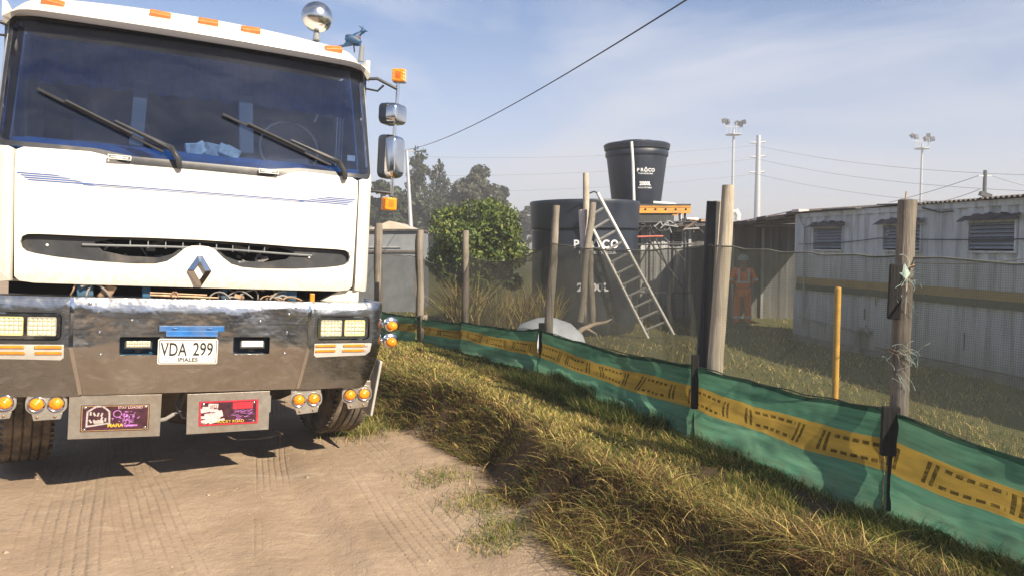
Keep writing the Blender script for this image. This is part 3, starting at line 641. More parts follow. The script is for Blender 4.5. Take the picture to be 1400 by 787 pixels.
# field grass beyond the net
N = 62000; y = 3.0 * (26 / 3.0) ** RNG.random(N); x = y * RNG.uniform(-0.35, 0.80, N); u = fen_u(x, y); k = (u > 0.12) & (RNG.random(N) < np.clip((fbm(x, y, 0.9, 3, 61) - 0.3) * 3, 0.15, 1))
x, y = x[k], y[k]; n = len(x); dx, dy = rdir(n)
tag(blades('field_grass', x, y, RNG.uniform(0.05, 0.15, n), RNG.uniform(0.005, 0.009, n) * np.clip(y / 5, 1, 3), dx, dy, RNG.uniform(0.3, 1.2, n), pick(n, [0.40, 0.24, 0.24, 0.06, 0.06])),
    'patchy yellow green field grass between the fence and the container building', 'grass', kind='stuff')

# ------------------------------------------------------------------ the truck
TROT = (Matrix.Rotation(rad(26), 4, 'Z') @ Matrix.Rotation(rad(3.1), 4, 'Y')).to_euler()
truck = thing('truck', 'large white cab-over truck with polished steel bumper parked on the dirt road', 'truck', (-2.10, 4.86, 0.0), TROT)
truck.scale = (1.022, 1, 1)
def cab_b(z): return 0.02 + 0.31 * max(0.0, z - 2.12) + (1.6 * max(0.0, 1.43 - z) ** 2)
CR = 0.17; PH0 = math.atan(0.10)
def cab_plan(a):
    s = 1 if a >= 0 else -1; a = abs(a); A1 = 0.99
    if a <= A1: return s * a, 0.05 * a * a, s * -0.1 * a, 1.0
    ph = PH0 + (a - A1) / CR
    if ph < PI / 2: return s * (A1 + CR * (math.sin(ph) - math.sin(PH0))), 0.049 + CR * (math.cos(PH0) - math.cos(ph)), -s * math.sin(ph), math.cos(ph)
    return s * (A1 + CR * (1 - math.sin(PH0))), 0.049 + CR * math.cos(PH0) + (ph - PI / 2) * CR, -s, 0.0
def cab_f(a, z, d):
    x, y, nx, ny = cab_plan(a); n = math.hypot(nx, ny); k = 1 - 0.02 * max(0, z - 2.1)
    return Vector(((x + nx / n * d) * k, y + cab_b(z) + ny / n * d, z))
# hood panel with the grille opening
GO = [(0.0, 1.597), (0.05, 1.594), (0.09, 1.575), (0.14, 1.525), (0.19, 1.487), (0.26, 1.468), (0.38, 1.463), (0.60, 1.470), (0.80, 1.487), (0.90, 1.502), (0.945, 1.514), (0.968, 1.535), (0.976, 1.57), (0.966, 1.602), (0.94, 1.617),
      (0.88, 1.621), (0.6, 1.623), (0.3, 1.632), (0.0, 1.636)]
def sym(pts): return pts + [(-a, z) for a, z in pts[::-1] if abs(a) > 1e-6]
HOOD = sym([(0, 1.325), (0.9, 1.325), (0.975, 1.335), (1.0, 1.36), (1.012, 2.0), (1.008, 2.115), (0.97, 2.135), (0.62, 2.142), (0.54, 2.130), (0.46, 2.095), (0.38, 2.085), (0, 2.088)])
bm_obj(panel(HOOD, [sym(GO)], cab_f, 0.03, 0.06), 'hood', M['white'], truck, 35, 0.006)
# corner panels
for s in (-1, 1):
    o = [(s * a, z) for a, z in ((1.022, 1.335), (1.10, 1.325), (1.26, 1.325), (1.30, 1.45), (1.30, 2.20), (1.18, 2.19), (1.15, 2.14), (1.05, 2.135), (1.022, 2.12))]
    bm_obj(panel(o, [], cab_f, 0.03, 0.045), 'corner_panel', M['white'], truck, 35, 0.005)
    o = [(s * a, z) for a, z in ((1.165, 2.20), (1.30, 2.20), (1.30, 3.02), (1.150, 3.02))]
    bm_obj(panel(o, [], cab_f, 0.04, 0.045), 'windscreen_pillar', M['white'], truck, 35, 0.005)
# cab shell behind
b = MB()
b.box((-1.125, 1.08, 1.78), (0.03, 1.5, 0.92)); b.box((1.125, 1.08, 1.78), (0.03, 1.5, 0.92))
b.box((-1.12, 1.58, 2.62), (0.03, 0.5, 0.78)); b.box((1.12, 1.58, 2.62), (0.03, 0.5, 0.78))
b.box((0, 1.85, 2.15), (2.28, 0.03, 1.66)); b.box((0, 1.0, 1.335), (2.20, 1.6, 0.02)); b.box((-1.12, 0.9, 3.0), (0.03, 1.1, 0.10)); b.box((1.12, 0.9, 3.0), (0.03, 1.1, 0.10))
b.build('cab_shell', M['white'], truck, bevel=0.006)
for s in (-1, 1):
    w = MB().box((s * 1.118, 0.86, 2.58), (0.012, 0.92, 0.72)).build('side_window', M['glass'], truck)
    MB().box((s * 1.148, 1.05, 1.95), (0.02, 0.16, 0.035)).build('door_handle', M['black_plastic'], truck, bevel=0.006)
# roof with sun visor brow
b = MB(); prof = [(0.205, 2.972), (0.115, 2.970), (0.085, 2.985), (0.09, 3.01), (0.14, 3.05), (0.22, 3.085), (0.235, 3.082), (0.26, 3.105), (0.34, 3.16), (0.50, 3.21), (0.8, 3.25), (1.3, 3.26), (1.8, 3.22), (1.87, 3.15), (1.88, 2.95)]
ns = 48; k0 = len(b.v)
for i, (yy, zz) in enumerate(prof):
    hw = 1.125 if i < 12 else 1.14
    for j in range(ns + 1):
        t = -1 + 2 * j / ns; e = abs(t); x = t * hw
        drop = 0.055 * t * t + (0.11 * max(0, (e - 0.80) / 0.20) ** 2.4) * min(1, max(0, (zz - 2.94) / 0.10))
        back = 0.05 * t * t + (0.16 * max(0, (e - 0.82) / 0.18) ** 2.0) * max(0.0, 1 - i / 10)
        b.v.append((x, yy + back + 0.055, zz - drop * (1 if i > 3 else (0.0, 0.0, 0.15, 0.5)[i])))
for i in range(len(prof) - 1):
    for j in range(ns): q = k0 + i * (ns + 1) + j; b.f.append((q, q + 1, q + ns + 2, q + ns + 1))
b.build('cab_roof', M['white'], truck, smooth=40)
# orange roof markers
def roof_front(s):  # point on the brow face
    return 3.118 - 0.055 * (s / 1.125) ** 2 - 0.11 * max(0, (abs(s) / 1.125 - 0.8) / 0.2) ** 2.4, 0.262 + 0.05 * (s / 1.125) ** 2
for s in (-0.87, -0.27, 0.02, 0.29, 0.86):
    z, y = roof_front(s); y += 0.055
    b = MB().box((s, y + 0.0, z), (0.125, 0.04, 0.046), rot=(rad(-42), -rad(s * 9), 0)); b.build('roof_marker', M['amber_dull'], truck, bevel=0.008)
# windscreen, rubber surround, band print
WS = sym([(0, 2.085), (0.39, 2.083), (0.47, 2.093), (0.55, 2.128), (0.63, 2.142), (0.98, 2.137), (1.05, 2.139), (1.13, 2.15), (1.165, 2.19), (1.158, 2.6), (1.145, 2.9), (1.13, 2.985), (0, 3.01)])
ins = sym([(0, 2.135), (0.40, 2.135), (0.60, 2.165), (1.06, 2.168), (1.115, 2.185), (1.132, 2.23), (1.122, 2.6), (1.108, 2.9), (1.09, 2.955), (0, 2.978)])
bm_obj(panel(ins, [], lambda a, z, d: cab_f(a, z, d + 0.004), 0.006, 0.1), 'windscreen', M['glass'], truck, 60)
bm_obj(panel(WS, [ins], lambda a, z, d: cab_f(a, z, d - 0.001), 0.014, 0.08), 'windscreen_seal', M['black_plastic'], truck, 40)
TB = sym([(0, 2.885), (1.10, 2.875), (1.108, 2.895), (1.09, 2.955), (0, 2.978)])
bm_obj(panel(TB, [], lambda a, z, d: cab_f(a, z, d + 0.018), 0, 0.1), 'windscreen_tint_band', M['black_plastic'], truck, 60)
# cab interior
b = MB()
for i in range(56):
    t = -1.06 + 2.12 * i / 56; z0 = 2.66 + 0.012 * math.sin(i * 1.7) + 0.01 * (t + 1)
    b.box((t + 0.018, 0.72 + 0.012 * (i % 2) + 0.05 * t * t, (z0 + 2.96) / 2), (0.044, 0.012, 2.96 - z0), rot=(0, 0, 0.3 if i % 2 else -0.3))
b.build('curtain', M['curtain'], truck, smooth=50)
b = MB().box((0, 0.40, 2.155), (2.1, 0.52, 0.10)).box((0, 0.62, 2.215), (2.1, 0.12, 0.09)); b.build('dashboard_cover', M['curtain'], truck, bevel=0.03)
for x in (-0.55, 0.6): MB().box((x, 1.05, 2.15), (0.5, 0.12, 0.7), rot=(-0.15, 0, 0)).box((x, 1.10, 2.55), (0.28, 0.1, 0.2)).build('seat', M['seat'], truck, bevel=0.04)
MB().box((0, 1.80, 2.4), (2.1, 0.02, 1.1)).build('cab_lining', M['seat'], truck)
MB().box((-0.38, 0.66, 2.50), (0.09, 0.05, 0.46), rot=(0, 0.05, 0)).build('hanging_strap', M['tarp_grey'], truck, bevel=0.01)
MB().box((0.31, 0.60, 2.50), (0.10, 0.05, 0.42), rot=(0, -0.05, 0)).build('hanging_strap', M['tarp_grey'], truck, bevel=0.01)
b = MB()
t = [Vector((math.cos(q * PI / 10) * 0.21, math.sin(q * PI / 10) * 0.21 * 0.35, math.sin(q * PI / 10) * 0.21)) + Vector((0.62, 0.62, 2.36)) for q in range(21)]
b.tube(t, 0.016, 8, caps=False).build('steering_wheel', M['black_plastic'], truck, smooth=60)
b = MB(); random.seed(3)
for i in range(7): b.box((0.0 + i * 0.04 - 0.05, 0.24 + 0.02 * i % 0.05, 2.235 + random.uniform(0, 0.02)), (0.10, 0.05, 0.085), rot=(random.uniform(-.5, .5), random.uniform(-.6, .6), random.uniform(-.5, .5)))
b.build('paper_bundle', M['bag'], truck, bevel=0.008)
MB().box((0.98, 0.175, 2.285), (0.055, 0.003, 0.04)).build('windscreen_sticker', M['plate_white'], truck)
for s in (-0.47, 0.40):
    b = MB(); z = 2.118; y = 0.004
    for dz in (-0.012, 0.012): b.box((s, y, z + dz), (0.125, 0.012, 0.004))
    for dx in (-0.06, 0, 0.06): b.box((s + dx, y, z), (0.006 if dx else 0.03, 0.012, 0.022))
    b.box((s - 0.03, y, z), (0.035, 0.01, 0.008)); b.box((s + 0.03, y, z), (0.035, 0.01, 0.008))
    b.build('washer_badge', M['plate_white'], truck)
# wipers
def on_ws(a, z, off=0.03): p = cab_f(a, z, -off); return p
for (a0, z0), (a1, z1) in (((-0.135, 2.105), (-0.925, 2.515)), ((0.91, 2.135), (0.115, 2.49))):
    pts = [on_ws(a0, z0 - 0.02, 0.02), on_ws(a0 - 0.01, z0 + 0.035, 0.05), on_ws(a0 - 0.05, z0 + 0.10, 0.055)]
    a_, z_ = a0 - 0.05, z0 + 0.10
    for k in range(1, 7): t = k / 6; pts.append(on_ws(a_ + (a1 * 0.45 + a_ * 0.55 - a_) * t * 0.95, z_ + (z1 - z_) * 0.45 * t, 0.05))
    MB().tube(pts, [0.018, 0.021, 0.020] + [0.017 - 0.0015 * k for k in range(6)], 6).build('wiper_arm', M['black_plastic'], truck, smooth=60)
    a2, z2 = a_ + (a1 - a_) * 0.06, z_ + (z1 - z_) * 0.02 - 0.02
    n = 10; q = MB()
    for k in range(n):
        t0, t1 = k / n, (k + 1) / n; p0 = on_ws(a2 + (a1 - a2) * t0, z2 + (z1 - z2) * t0 - 0.012, 0.018); p1 = on_ws(a2 + (a1 - a2) * t1, z2 + (z1 - z2) * t1 - 0.012, 0.018)
        q.tube([p0, p1], 0.010, 5, caps=(k in (0, n - 1)))
    q.tube([on_ws(a2 + (a1 - a2) * 0.25, z2 + (z1 - z2) * 0.25, 0.035), on_ws(a2 + (a1 - a2) * 0.78, z2 + (z1 - z2) * 0.78, 0.035)], 0.010, 6)
    q.build('wiper_blade', M['rubber'], truck)
# blue flank stripes printed on the hood
def stripe(poly): bm_obj(panel(poly, [], lambda a, z, d: cab_f(a, z, d - 0.0025), 0, 0.1), 'stripe', M['stripe_blue'], truck, 60)
stripe([(-0.70, 1.9405), (0.68, 1.9405), (0.68, 1.9465), (-0.70, 1.9465)]); stripe([(-0.66, 1.932), (0.64, 1.932), (0.64, 1.9355), (-0.66, 1.9355)])
for s in (-1, 1):
    for k in range(4):
        z = 1.938 + k * 0.0125; o = [(s * (0.60 + k * 0.055), z), (s * (0.995 - (3 - k) * 0.018), z), (s * (1.0 - (3 - k) * 0.018), z + 0.007), (s * (0.64 + k * 0.055), z + 0.007)]
        stripe(o)
# grille insert
def gf(a, z, d): p = cab_f(a, z, d + 0.045); return p
inner = sym([(0, 1.604), (0.10, 1.585), (0.16, 1.535), (0.24, 1.508), (0.42, 1.510), (0.55, 1.535), (0.60, 1.585), (0.50, 1.612), (0.0, 1.618)])
GI = sym([(0, 1.56), (0.12, 1.48), (0.26, 1.44), (0.6, 1.44), (0.9, 1.47), (0.999, 1.50), (0.999, 1.64), (0.9, 1.64), (0, 1.66)])
bm_obj(panel(GI, [inner], gf, 0.02, 0.08), 'grille', M['black_plastic'], truck, 40, 0.004)
b = MB()
for i in range(24):
    a = -0.66 + 1.32 * i / 23; b.tube([gf(a, 1.575 + 0.008 * math.cos(a * 4), -0.012), gf(a + 1.32 / 23, 1.575 + 0.008 * math.cos((a + 0.057) * 4), -0.012)], 0.007, 5)
for i in range(9): a = -0.4 + i * 0.1; b.box(gf(a, 1.59, -0.008), (0.006, 0.012, 0.045))
b.build('grille_bar', M['tarp_grey'], truck)
for s in (-0.845, 0.70): MB().ball(gf(s, 1.555, -0.004), 0.009, 8).build('grille_bolt', M['plate_white'], truck, smooth=60)
b = MB(); random.seed(11)
for i in range(26):
    a = random.uniform(-0.55, 0.55); z = random.uniform(1.50, 1.60); b.box((a, 0.17 + random.uniform(0, 0.08), z), (random.uniform(0.02, 0.09), 0.03, random.uniform(0.006, 0.03)), rot=(0, random.uniform(-1, 1), random.uniform(-.4, .4)))
tag(b.build('radiator_clutter', M['hose'], truck), kind='stuff')
b = MB().box((0, 0.55, 1.68), (1.9, 0.6, 0.56)); b.build('radiator', M['dark'], truck)
# diamond badge
b = MB(); cz = 1.436; out = [(0, 0.103), (0.076, 0.0), (0, -0.103), (-0.076, 0.0)]; mid = [(0, 0.098), (0.071, 0.0), (0, -0.098), (-0.071, 0.0)]; inn = [(0, 0.052), (0.031, 0.0), (0, -0.052), (-0.031, 0.0)]
ot = [(x * 0.92, z * 0.94) for x, z in [(0.016, 0.103), (0.076, 0.004), (0.076, -0.004), (0.016, -0.103), (-0.016, -0.103), (-0.076, -0.004), (-0.076, 0.004), (-0.016, 0.103)]]
it = [(0.002, 0.055), (0.032, 0.002), (0.032, -0.002), (0.002, -0.055), (-0.002, -0.055), (-0.032, -0.002), (-0.032, 0.002), (-0.002, 0.055)]
vs = [(x, 0.018, cz + z) for x, z in ot] + [(x, 0.002, cz + z) for x, z in ot] + [(x, -0.018, cz + z) for x, z in it] + [(x, 0.02, cz + z) for x, z in it]
fs = []
for r in range(3):
    for i in range(8): j = (i + 1) % 8; fs.append((r * 8 + i, r * 8 + j, r * 8 + 8 + j, r * 8 + 8 + i))
b.add(vs, fs).build('diamond_badge', M['chrome'], truck, bevel=0.0015)

# bumper
def bp(a):
    s = 1 if a >= 0 else -1; a = abs(a)
    if a <= 0.70: return s * a, -0.06, 0.0, 1.0
    A2 = 1.115; sl = 0.10
    if a <= A2: return s * a, -0.06 + (a - 0.70) * sl, -s * sl, 1.0
    r = 0.13; ph0 = math.atan(sl); ph = ph0 + (a - A2) / r; y2 = -0.06 + (A2 - 0.70) * sl
    if ph < PI / 2: return s * (A2 + r * (math.sin(ph) - math.sin(ph0))), y2 + r * (math.cos(ph0) - math.cos(ph)), -s * math.sin(ph), math.cos(ph)
    return s * (A2 + r * (1 - math.sin(ph0))), y2 + r * math.cos(ph0) + (ph - PI / 2) * r, -s, 0.0
def bf(a, z, d):
    x, y, nx, ny = bp(a); n = math.hypot(nx, ny); lo = max(0.0, 0.945 - z); hi = max(0.0, z - 0.945)
    y += lo * 0.20 + hi * 0.05 + 0.5 * max(0, z - 1.215) ; k = 1 - (0.16 * lo if abs(a) > 1.0 else 0.16 * lo * max(0, (abs(a) - 0.7) / 0.3))
    y += 0.0035 * math.sin(a * 9.0 + z * 4) * math.sin(z * 11 + a)
    return Vector(((x + nx / n * d) * k, y + ny / n * d, z))
LEDH = [rrect(s * 0.325, 0.955, 0.225, 0.115, 0.006, 1) for s in (-1, 1)]
BC = [(-0.69, 1.25), (0.69, 1.25), (0.69, 0.95), (0.625, 0.645), (-0.625, 0.645), (-0.69, 0.95)]
bm_obj(panel(BC, LEDH, bf, 0.012, 0.05), 'bumper_centre', M['steel'], truck, 30, 0.003)
HLC = 0.928
for s in (-1, 1):
    hole = rrect(s * HLC, 1.072, 0.375, 0.172, 0.035, 4)
    o = [(s * a, z) for a, z in ((0.694, 1.25), (1.30, 1.25), (1.75, 1.25), (1.75, 0.80), (1.36, 0.665), (1.2, 0.640), (0.64, 0.640), (0.694, 0.95))]
    bm_obj(panel(o, [hole], bf, 0.012, 0.04), 'bumper_end', M['steel_end'], truck, 30, 0.003)
    o = [(s * a, z) for a, z in ((0.681, 1.247), (0.703, 1.247), (0.703, 0.95), (0.650, 0.65), (0.628, 0.65), (0.681, 0.95))]
    bm_obj(panel(o, [], lambda a, z, d: bf(a, z, d - 0.007), 0.006, 0.05), 'bumper_seam', M['chrome'], truck, 30)
    for st, a, z in [(s, 0.555, 1.165), (s, 0.545, 1.04), (s, 0.535, 0.90), (s, 0.37, 1.185), (s, 0.375, 1.115), (s, 0.60, 1.215)]:
        MB().ball(bf(s * a, z, -0.003), (0.010, 0.007, 0.010), 8).build('rivet', M['chrome'], truck, smooth=60)
    # headlight module
    o = rrect(s * HLC, 1.072, 0.40, 0.196, 0.045, 5)
    bm_obj(panel(o, [rrect(s * HLC, 1.072, 0.372, 0.168, 0.034, 5)], lambda a, z, d: bf(a, z, d - 0.004), 0.02, 0.06), 'headlight_rim', M['rubber'], truck, 40)
    wins = [rrect(s * HLC + q * 0.083, 1.072, 0.150, 0.115, 0.010, 3) for q in (-1, 1)]
    bez = bm_obj(panel(rrect(s * HLC, 1.072, 0.355, 0.152, 0.022, 4), wins, lambda a, z, d: bf(a, z, d + 0.008), 0.03, 0.06), 'headlight_bezel', M['chrome'], truck, 40, 0.004)
    for q in (-1, 1):
        c = bf(s * HLC + q * 0.083, 1.072, 0.028); ang = -s * math.atan(0.10) * -1
        hl = MB().box(c, (0.152, 0.012, 0.118), rot=(0, 0, s * 0.1)).build('headlight', M['led_base'], truck)
        b = MB()
        for i in range(6):
            for j in range(4):
                a = s * HLC + q * 0.083 + (i - 2.5) * 0.0235; z = 1.072 + (j - 1.5) * 0.0262; p = bf(a, z, 0.018)
                b.add([(p.x - .010, p.y, p.z - .0115), (p.x + .010, p.y, p.z - .0115), (p.x + .010, p.y, p.z + .0115), (p.x - .010, p.y, p.z + .0115), (p.x, p.y - 0.009, p.z)],
                      [(0, 1, 4), (1, 2, 4), (2, 3, 4), (3, 0, 4)])
        b.build('led_array', M['led_lens'], hl)
        bm_obj(panel(rrect(s * HLC + q * 0.083, 1.072, 0.146, 0.111, 0.008, 2), [rrect(s * HLC + q * 0.083, 1.072, 0.132, 0.097, 0.006, 2)], lambda a, z, d: bf(a, z, d + 0.010), 0.01, 0.1), 'lens_frame', M['lens_yellow'] if (q * s) > 0 else M['led_base'], hl, 40)
    b = MB()
    bm_obj(panel([(s * a, z) for a, z in ((0.728, 0.965), (1.128, 0.965), (1.128, 0.905), (1.10, 0.878), (0.745, 0.870), (0.728, 0.885))], [], lambda a, z, d: bf(a, z, d - 0.008), 0.007, 0.06), 'signal_plate', M['aluminium'], truck, 40, 0.002)
    for zz in (0.952, 0.915):
        for a0, a1 in ((0.735, 0.875), (0.925, 1.075)):
            bm_obj(panel([(s * a0, zz - 0.008), (s * a1, zz - 0.008), (s * a1, zz + 0.008), (s * a0, zz + 0.008)], [], lambda a, z, d: bf(a, z, d - 0.016), 0.01, 0.06), 'turn_signal', M['amber_strip'], truck, 40, 0.003)
        bm_obj(panel([(s * 1.078, zz - 0.008), (s * 1.10, zz - 0.008), (s * 1.10, zz + 0.008), (s * 1.078, zz + 0.008)], [], lambda a, z, d: bf(a, z, d - 0.014), 0.008, 0.06), 'strip_end', M['print_grey'], truck, 40)
b = MB()
for i in range(40):
    a0 = -1.60 + 3.20 * i / 40; a1 = a0 + 0.08; p0, p1 = bf(a0, 1.248, 0), bf(a1, 1.248, 0); q0, q1 = bf(a0, 1.254, 0.09), bf(a1, 1.254, 0.09)
    b.add([p0, p1, q1, q0], [(0, 1, 2, 3)])
b.build('bumper_lip', M['steel_end'], truck, smooth=30)
# centre lamps in their openings
for s in (-1, 1):
    bx = MB().box((s * 0.325, 0.10, 0.955), (0.26, 0.02, 0.15)).box((s * 0.325, 0.03, 0.888), (0.26, 0.14, 0.012)).box((s * 0.325 + 0.128, 0.03, 0.955), (0.012, 0.14, 0.14)).box((s * 0.325 - 0.128, 0.03, 0.955), (0.012, 0.14, 0.14))
    bx.build('lamp_recess', M['blue_frame'], truck)
    lp = MB().box((s * 0.335, 0.012, 0.962), (0.155, 0.05, 0.062)).box((s * 0.335, 0.03, 0.92), (0.04, 0.02, 0.03)); lo = lp.build('bumper_lamp', M['black_plastic'], truck, bevel=0.004)
    MB().box((s * 0.335, -0.016, 0.962), (0.135, 0.006, 0.040)).build('lamp_lens', M['led_base'] if s < 0 else M['plate_white'], lo, bevel=0.002)
    b = MB()
    for i in range(9):
        for j in range(2): b.ball((s * 0.335 + (i - 4) * 0.0145, -0.020, 0.953 + j * 0.018), (0.006, 0.004, 0.006), 6)
    if s < 0: b.build('led_row', M['led_lens'], lo)
b = MB(); zt = 1.045
b.box((-0.035, -0.076, zt + 0.022), (0.375, 0.016, 0.034)).box((-0.035, -0.078, zt - 0.008), (0.30, 0.018, 0.034)).box((-0.035, -0.092, zt - 0.022), (0.30, 0.03, 0.006))
for q in (-0.10, 0.10): b.ball((-0.035 + q, -0.088, zt + 0.024), (0.020, 0.006, 0.006), 8)
b.build('plate_bracket', M['blue_paint'], truck, bevel=0.003)
# number plate
PR = Matrix.Translation((-0.055, -0.082, 0.922)) @ Matrix.Rotation(rad(0.6), 4, 'Y') @ Matrix.Rotation(rad(3), 4, 'X')
def onplate(mb): mb.v = [tuple(PR @ Vector(p)) for p in mb.v]; return mb
pl = onplate(MB().prism(rrect(0, 0, 0.345, 0.162, 0.012, 4), -0.004, 0.0)).build('number_plate', M['plate_white'], truck, bevel=0.0015)
b = MB(); o_, i_ = rrect(0, 0, 0.332, 0.149, 0.009, 4), rrect(0, 0, 0.324, 0.141, 0.007, 4); n = len(o_)
b.add([(x, -0.0052, z) for x, z in o_] + [(x, -0.0052, z) for x, z in i_], [(i, (i + 1) % n, n + (i + 1) % n, n + i) for i in range(n)])
onplate(b).build('plate_border', M['ink_black'], pl)
b = MB()
text_flat(b, 'VDA', -0.082, 0.010, -0.0055, 0.118, 0.62, 0, 0.0012); text_flat(b, '299', 0.086, 0.012, -0.0055, 0.118, 0.68, 0, 0.0012); onplate(b).build('plate_lettering', M['ink_black'], pl)
b = MB(); text_flat(b, 'IPIALES', 0.0, -0.053, -0.0055, 0.034, 1.1, 0, 0.0006); onplate(b).build('plate_lettering', M['ink_black'], pl)
onplate(MB().ball((0.004, -0.005, 0.012), (0.007, 0.001, 0.007), 8)).build('plate_dot', M['print_grey'], pl)
for x, z in ((-0.12, 0.055), (0.12, 0.055), (-0.12, -0.058), (0.12, -0.058)): onplate(MB().ball((x, -0.006, z), (0.008, 0.003, 0.006 if z > 0 else 0.0025), 8)).build('plate_bolt', M['rust_brass'], pl)
# engine bay seen between hood and bumper
b = MB().box((0, 0.22, 1.10), (2.1, 0.08, 0.30)).box((0, 0.15, 1.215), (1.5, 0.06, 0.03)); b.build('front_crossmember', M['blue_frame'], truck, bevel=0.01)
for s, w in ((-0.64, 0.09), (-0.30, 0.05), (0.56, 0.14), (0.16, 0.04)): MB().box((s, 0.14, 1.29), (w, 0.06, 0.09), rot=(0, 0.15 * s, 0)).build('blue_bracket', M['blue_frame'], truck, bevel=0.008)
MB().box((-0.52, 0.12, 1.275), (0.07, 0.04, 0.12), rot=(0, 0.5, 0)).build('support_arm', M['rust_brass'], truck, bevel=0.01)
b = MB().tube([(-0.28, 0.02, 1.270), (0.12, 0.02, 1.262)], 0.006, 6).tube([(-0.28, 0.02, 1.285), (0.05, 0.02, 1.278)], 0.005, 6)
t = [(-0.14 + 0.018 * math.cos(q * PI / 5), 0.008, 1.277 + 0.018 * math.sin(q * PI / 5)) for q in range(11)]; b.tube(t, 0.005, 5); b.build('latch_rod', M['rust_brass'], truck, smooth=60)
MB().box((0.24, 0.02, 1.275), (0.05, 0.03, 0.022), rot=(0, 0.3, 0)).ball((0.265, 0.01, 1.268), 0.014, 8).build('pipe_fitting', M['rust_brass'], truck)
random.seed(5)
for i in range(16):
    a = random.uniform(0.10, 0.62) if i < 13 else random.uniform(-0.8, -0.5); p = Vector((a, 0.05 + random.uniform(0, .06), 1.255)); pts = [p]
    d = Vector((random.uniform(-.6, 1), random.uniform(-.2, .2), 1)).normalized()
    for k in range(7): d = (d + Vector((random.uniform(-.4, .6), 0, -0.33 + random.uniform(-.2, .2)))).normalized(); p = p + d * 0.028; p.z = min(max(p.z, 1.24), 1.33); pts.append(p.copy())
    MB().tube(pts, random.uniform(0.005, 0.010), 6).build('hose', M['hose'] if i % 3 else M['rust_brass'], truck, smooth=60)
MB().box((0.72, 0.05, 1.275), (0.03, 0.04, 0.06)).build('amber_plug', M['amber_strip'], truck, bevel=0.004)
MB().box((0, 0.46, 1.20), (2.15, 0.03, 0.55)).build('engine_bulkhead', M['dark'], truck)
for s in (1,): MB().add([(s * 0.80, 0.12, 1.25), (s * 1.06, 0.12, 1.25), (s * 1.06, 0.12, 1.33), (s * 0.93, 0.12, 1.33), (s * 0.80, 0.2, 1.25), (s * 1.06, 0.2, 1.25), (s * 1.06, 0.2, 1.33), (s * 0.93, 0.2, 1.33)],
    [(0, 1, 2, 3), (4, 5, 6, 7), (0, 1, 5, 4), (1, 2, 6, 5), (2, 3, 7, 6), (3, 0, 4, 7)]).build('cab_sill', M['white'], truck)

# hanging steel plates with printed panels
def flap(x0, x1, z0, z1, tilt):
    cx, cz = (x0 + x1) / 2, (z0 + z1) / 2
    T = Matrix.Translation((cx, 0.02, cz)) @ Matrix.Rotation(rad(tilt), 4, 'Y') @ Matrix.Rotation(rad(4), 4, 'X')
    w, h = x1 - x0, z1 - z0
    fl = MB().prism([(-w / 2, -h / 2), (w / 2, -h / 2), (w / 2, h / 2), (-w / 2, h / 2)], -0.003, 0.003, T).build('hanging_plate', M['steel_plate'], truck, bevel=0.0015)
    return fl, T, w, h
def flat(mb, x, z, w, h, y, T, rot=0):
    c, s = math.cos(rot), math.sin(rot); vs = [(x + (dx * c - dz * s), y, z + (dx * s + dz * c)) for dx, dz in ((-w / 2, -h / 2), (w / 2, -h / 2), (w / 2, h / 2), (-w / 2, h / 2))]
    mb.add(vs, [(0, 1, 2, 3)], T)
def fin(mb, T): mb.v = [tuple(T @ Vector(p)) for p in mb.v]; return mb
fl, T, w, h = flap(-0.700, -0.196, 0.365, 0.640, 1.0)
pw, ph, pz = 0.375, 0.168, -0.008
bp_ = MB().prism(rrect(0, pz, pw, ph, 0.006, 2), -0.007, -0.003, T).build('printed_panel', M['print_maroon'], fl, bevel=0.001)
b = MB(); o_, i_ = rrect(0, pz, pw - 0.008, ph - 0.008, 0.006, 3), rrect(0, pz, pw - 0.018, ph - 0.018, 0.005, 3); n = len(o_)
b.add([(x, -0.0078, z) for x, z in o_] + [(x, -0.0078, z) for x, z in i_], [(i, (i + 1) % n, n + (i + 1) % n, n + i) for i in range(n)], T); b.build('panel_border', M['gold'], bp_)
b = MB(); arch = [(-0.155, -0.055), (-0.152, 0.035), (-0.125, 0.055), (-0.105, 0.068), (-0.075, 0.068), (-0.055, 0.055), (-0.035, 0.035), (-0.032, -0.045)]
for i in range(len(arch) - 1):
    (xa, za), (xb, zb) = arch[i], arch[i + 1]; L_ = math.hypot(xb - xa, zb - za); flat(b, (xa + xb) / 2, (za + zb) / 2, L_ + 0.004, 0.010, -0.0082, T, math.atan2(zb - za, xb - xa))
random.seed(8)
for i in range(9): flat(b, -0.135 + (i % 5) * 0.02, -0.02 + (i // 5) * 0.045 + random.uniform(-.01, .01), 0.010, 0.024, -0.0083, T, random.uniform(-.6, .6))
flat(b, -0.10, -0.050, 0.12, 0.010, -0.0084, T, 0.15); flat(b, -0.09, -0.030, 0.05, 0.022, -0.0085, T, 0.1); b.build('panel_print', M['print_grey'], bp_)
b = MB(); random.seed(9)
for i in range(46):
    x, z = random.gauss(0.055, 0.032), random.gauss(-0.012, 0.026); x = min(max(x, -0.015), 0.125); z = min(max(z, -0.068), 0.045)
    flat(b, x, z, random.uniform(0.006, 0.024), random.uniform(0.002, 0.008), -0.0082 - i * 0.00003, T, random.choice([0, 0, PI / 2, 0.7, -0.5]))
flat(b, 0.085, -0.058, 0.075, 0.012, -0.0099, T); t = [(0.01 + 0.022 * math.cos(q * PI / 6), 0.018 + 0.022 * math.sin(q * PI / 6)) for q in range(13)]
for i in range(12): (xa, za), (xb, zb) = t[i], t[i + 1]; flat(b, (xa + xb) / 2, (za + zb) / 2, 0.013, 0.005, -0.0082, T, math.atan2(zb - za, xb - xa))
b.build('panel_print', M['print_purple'], bp_)
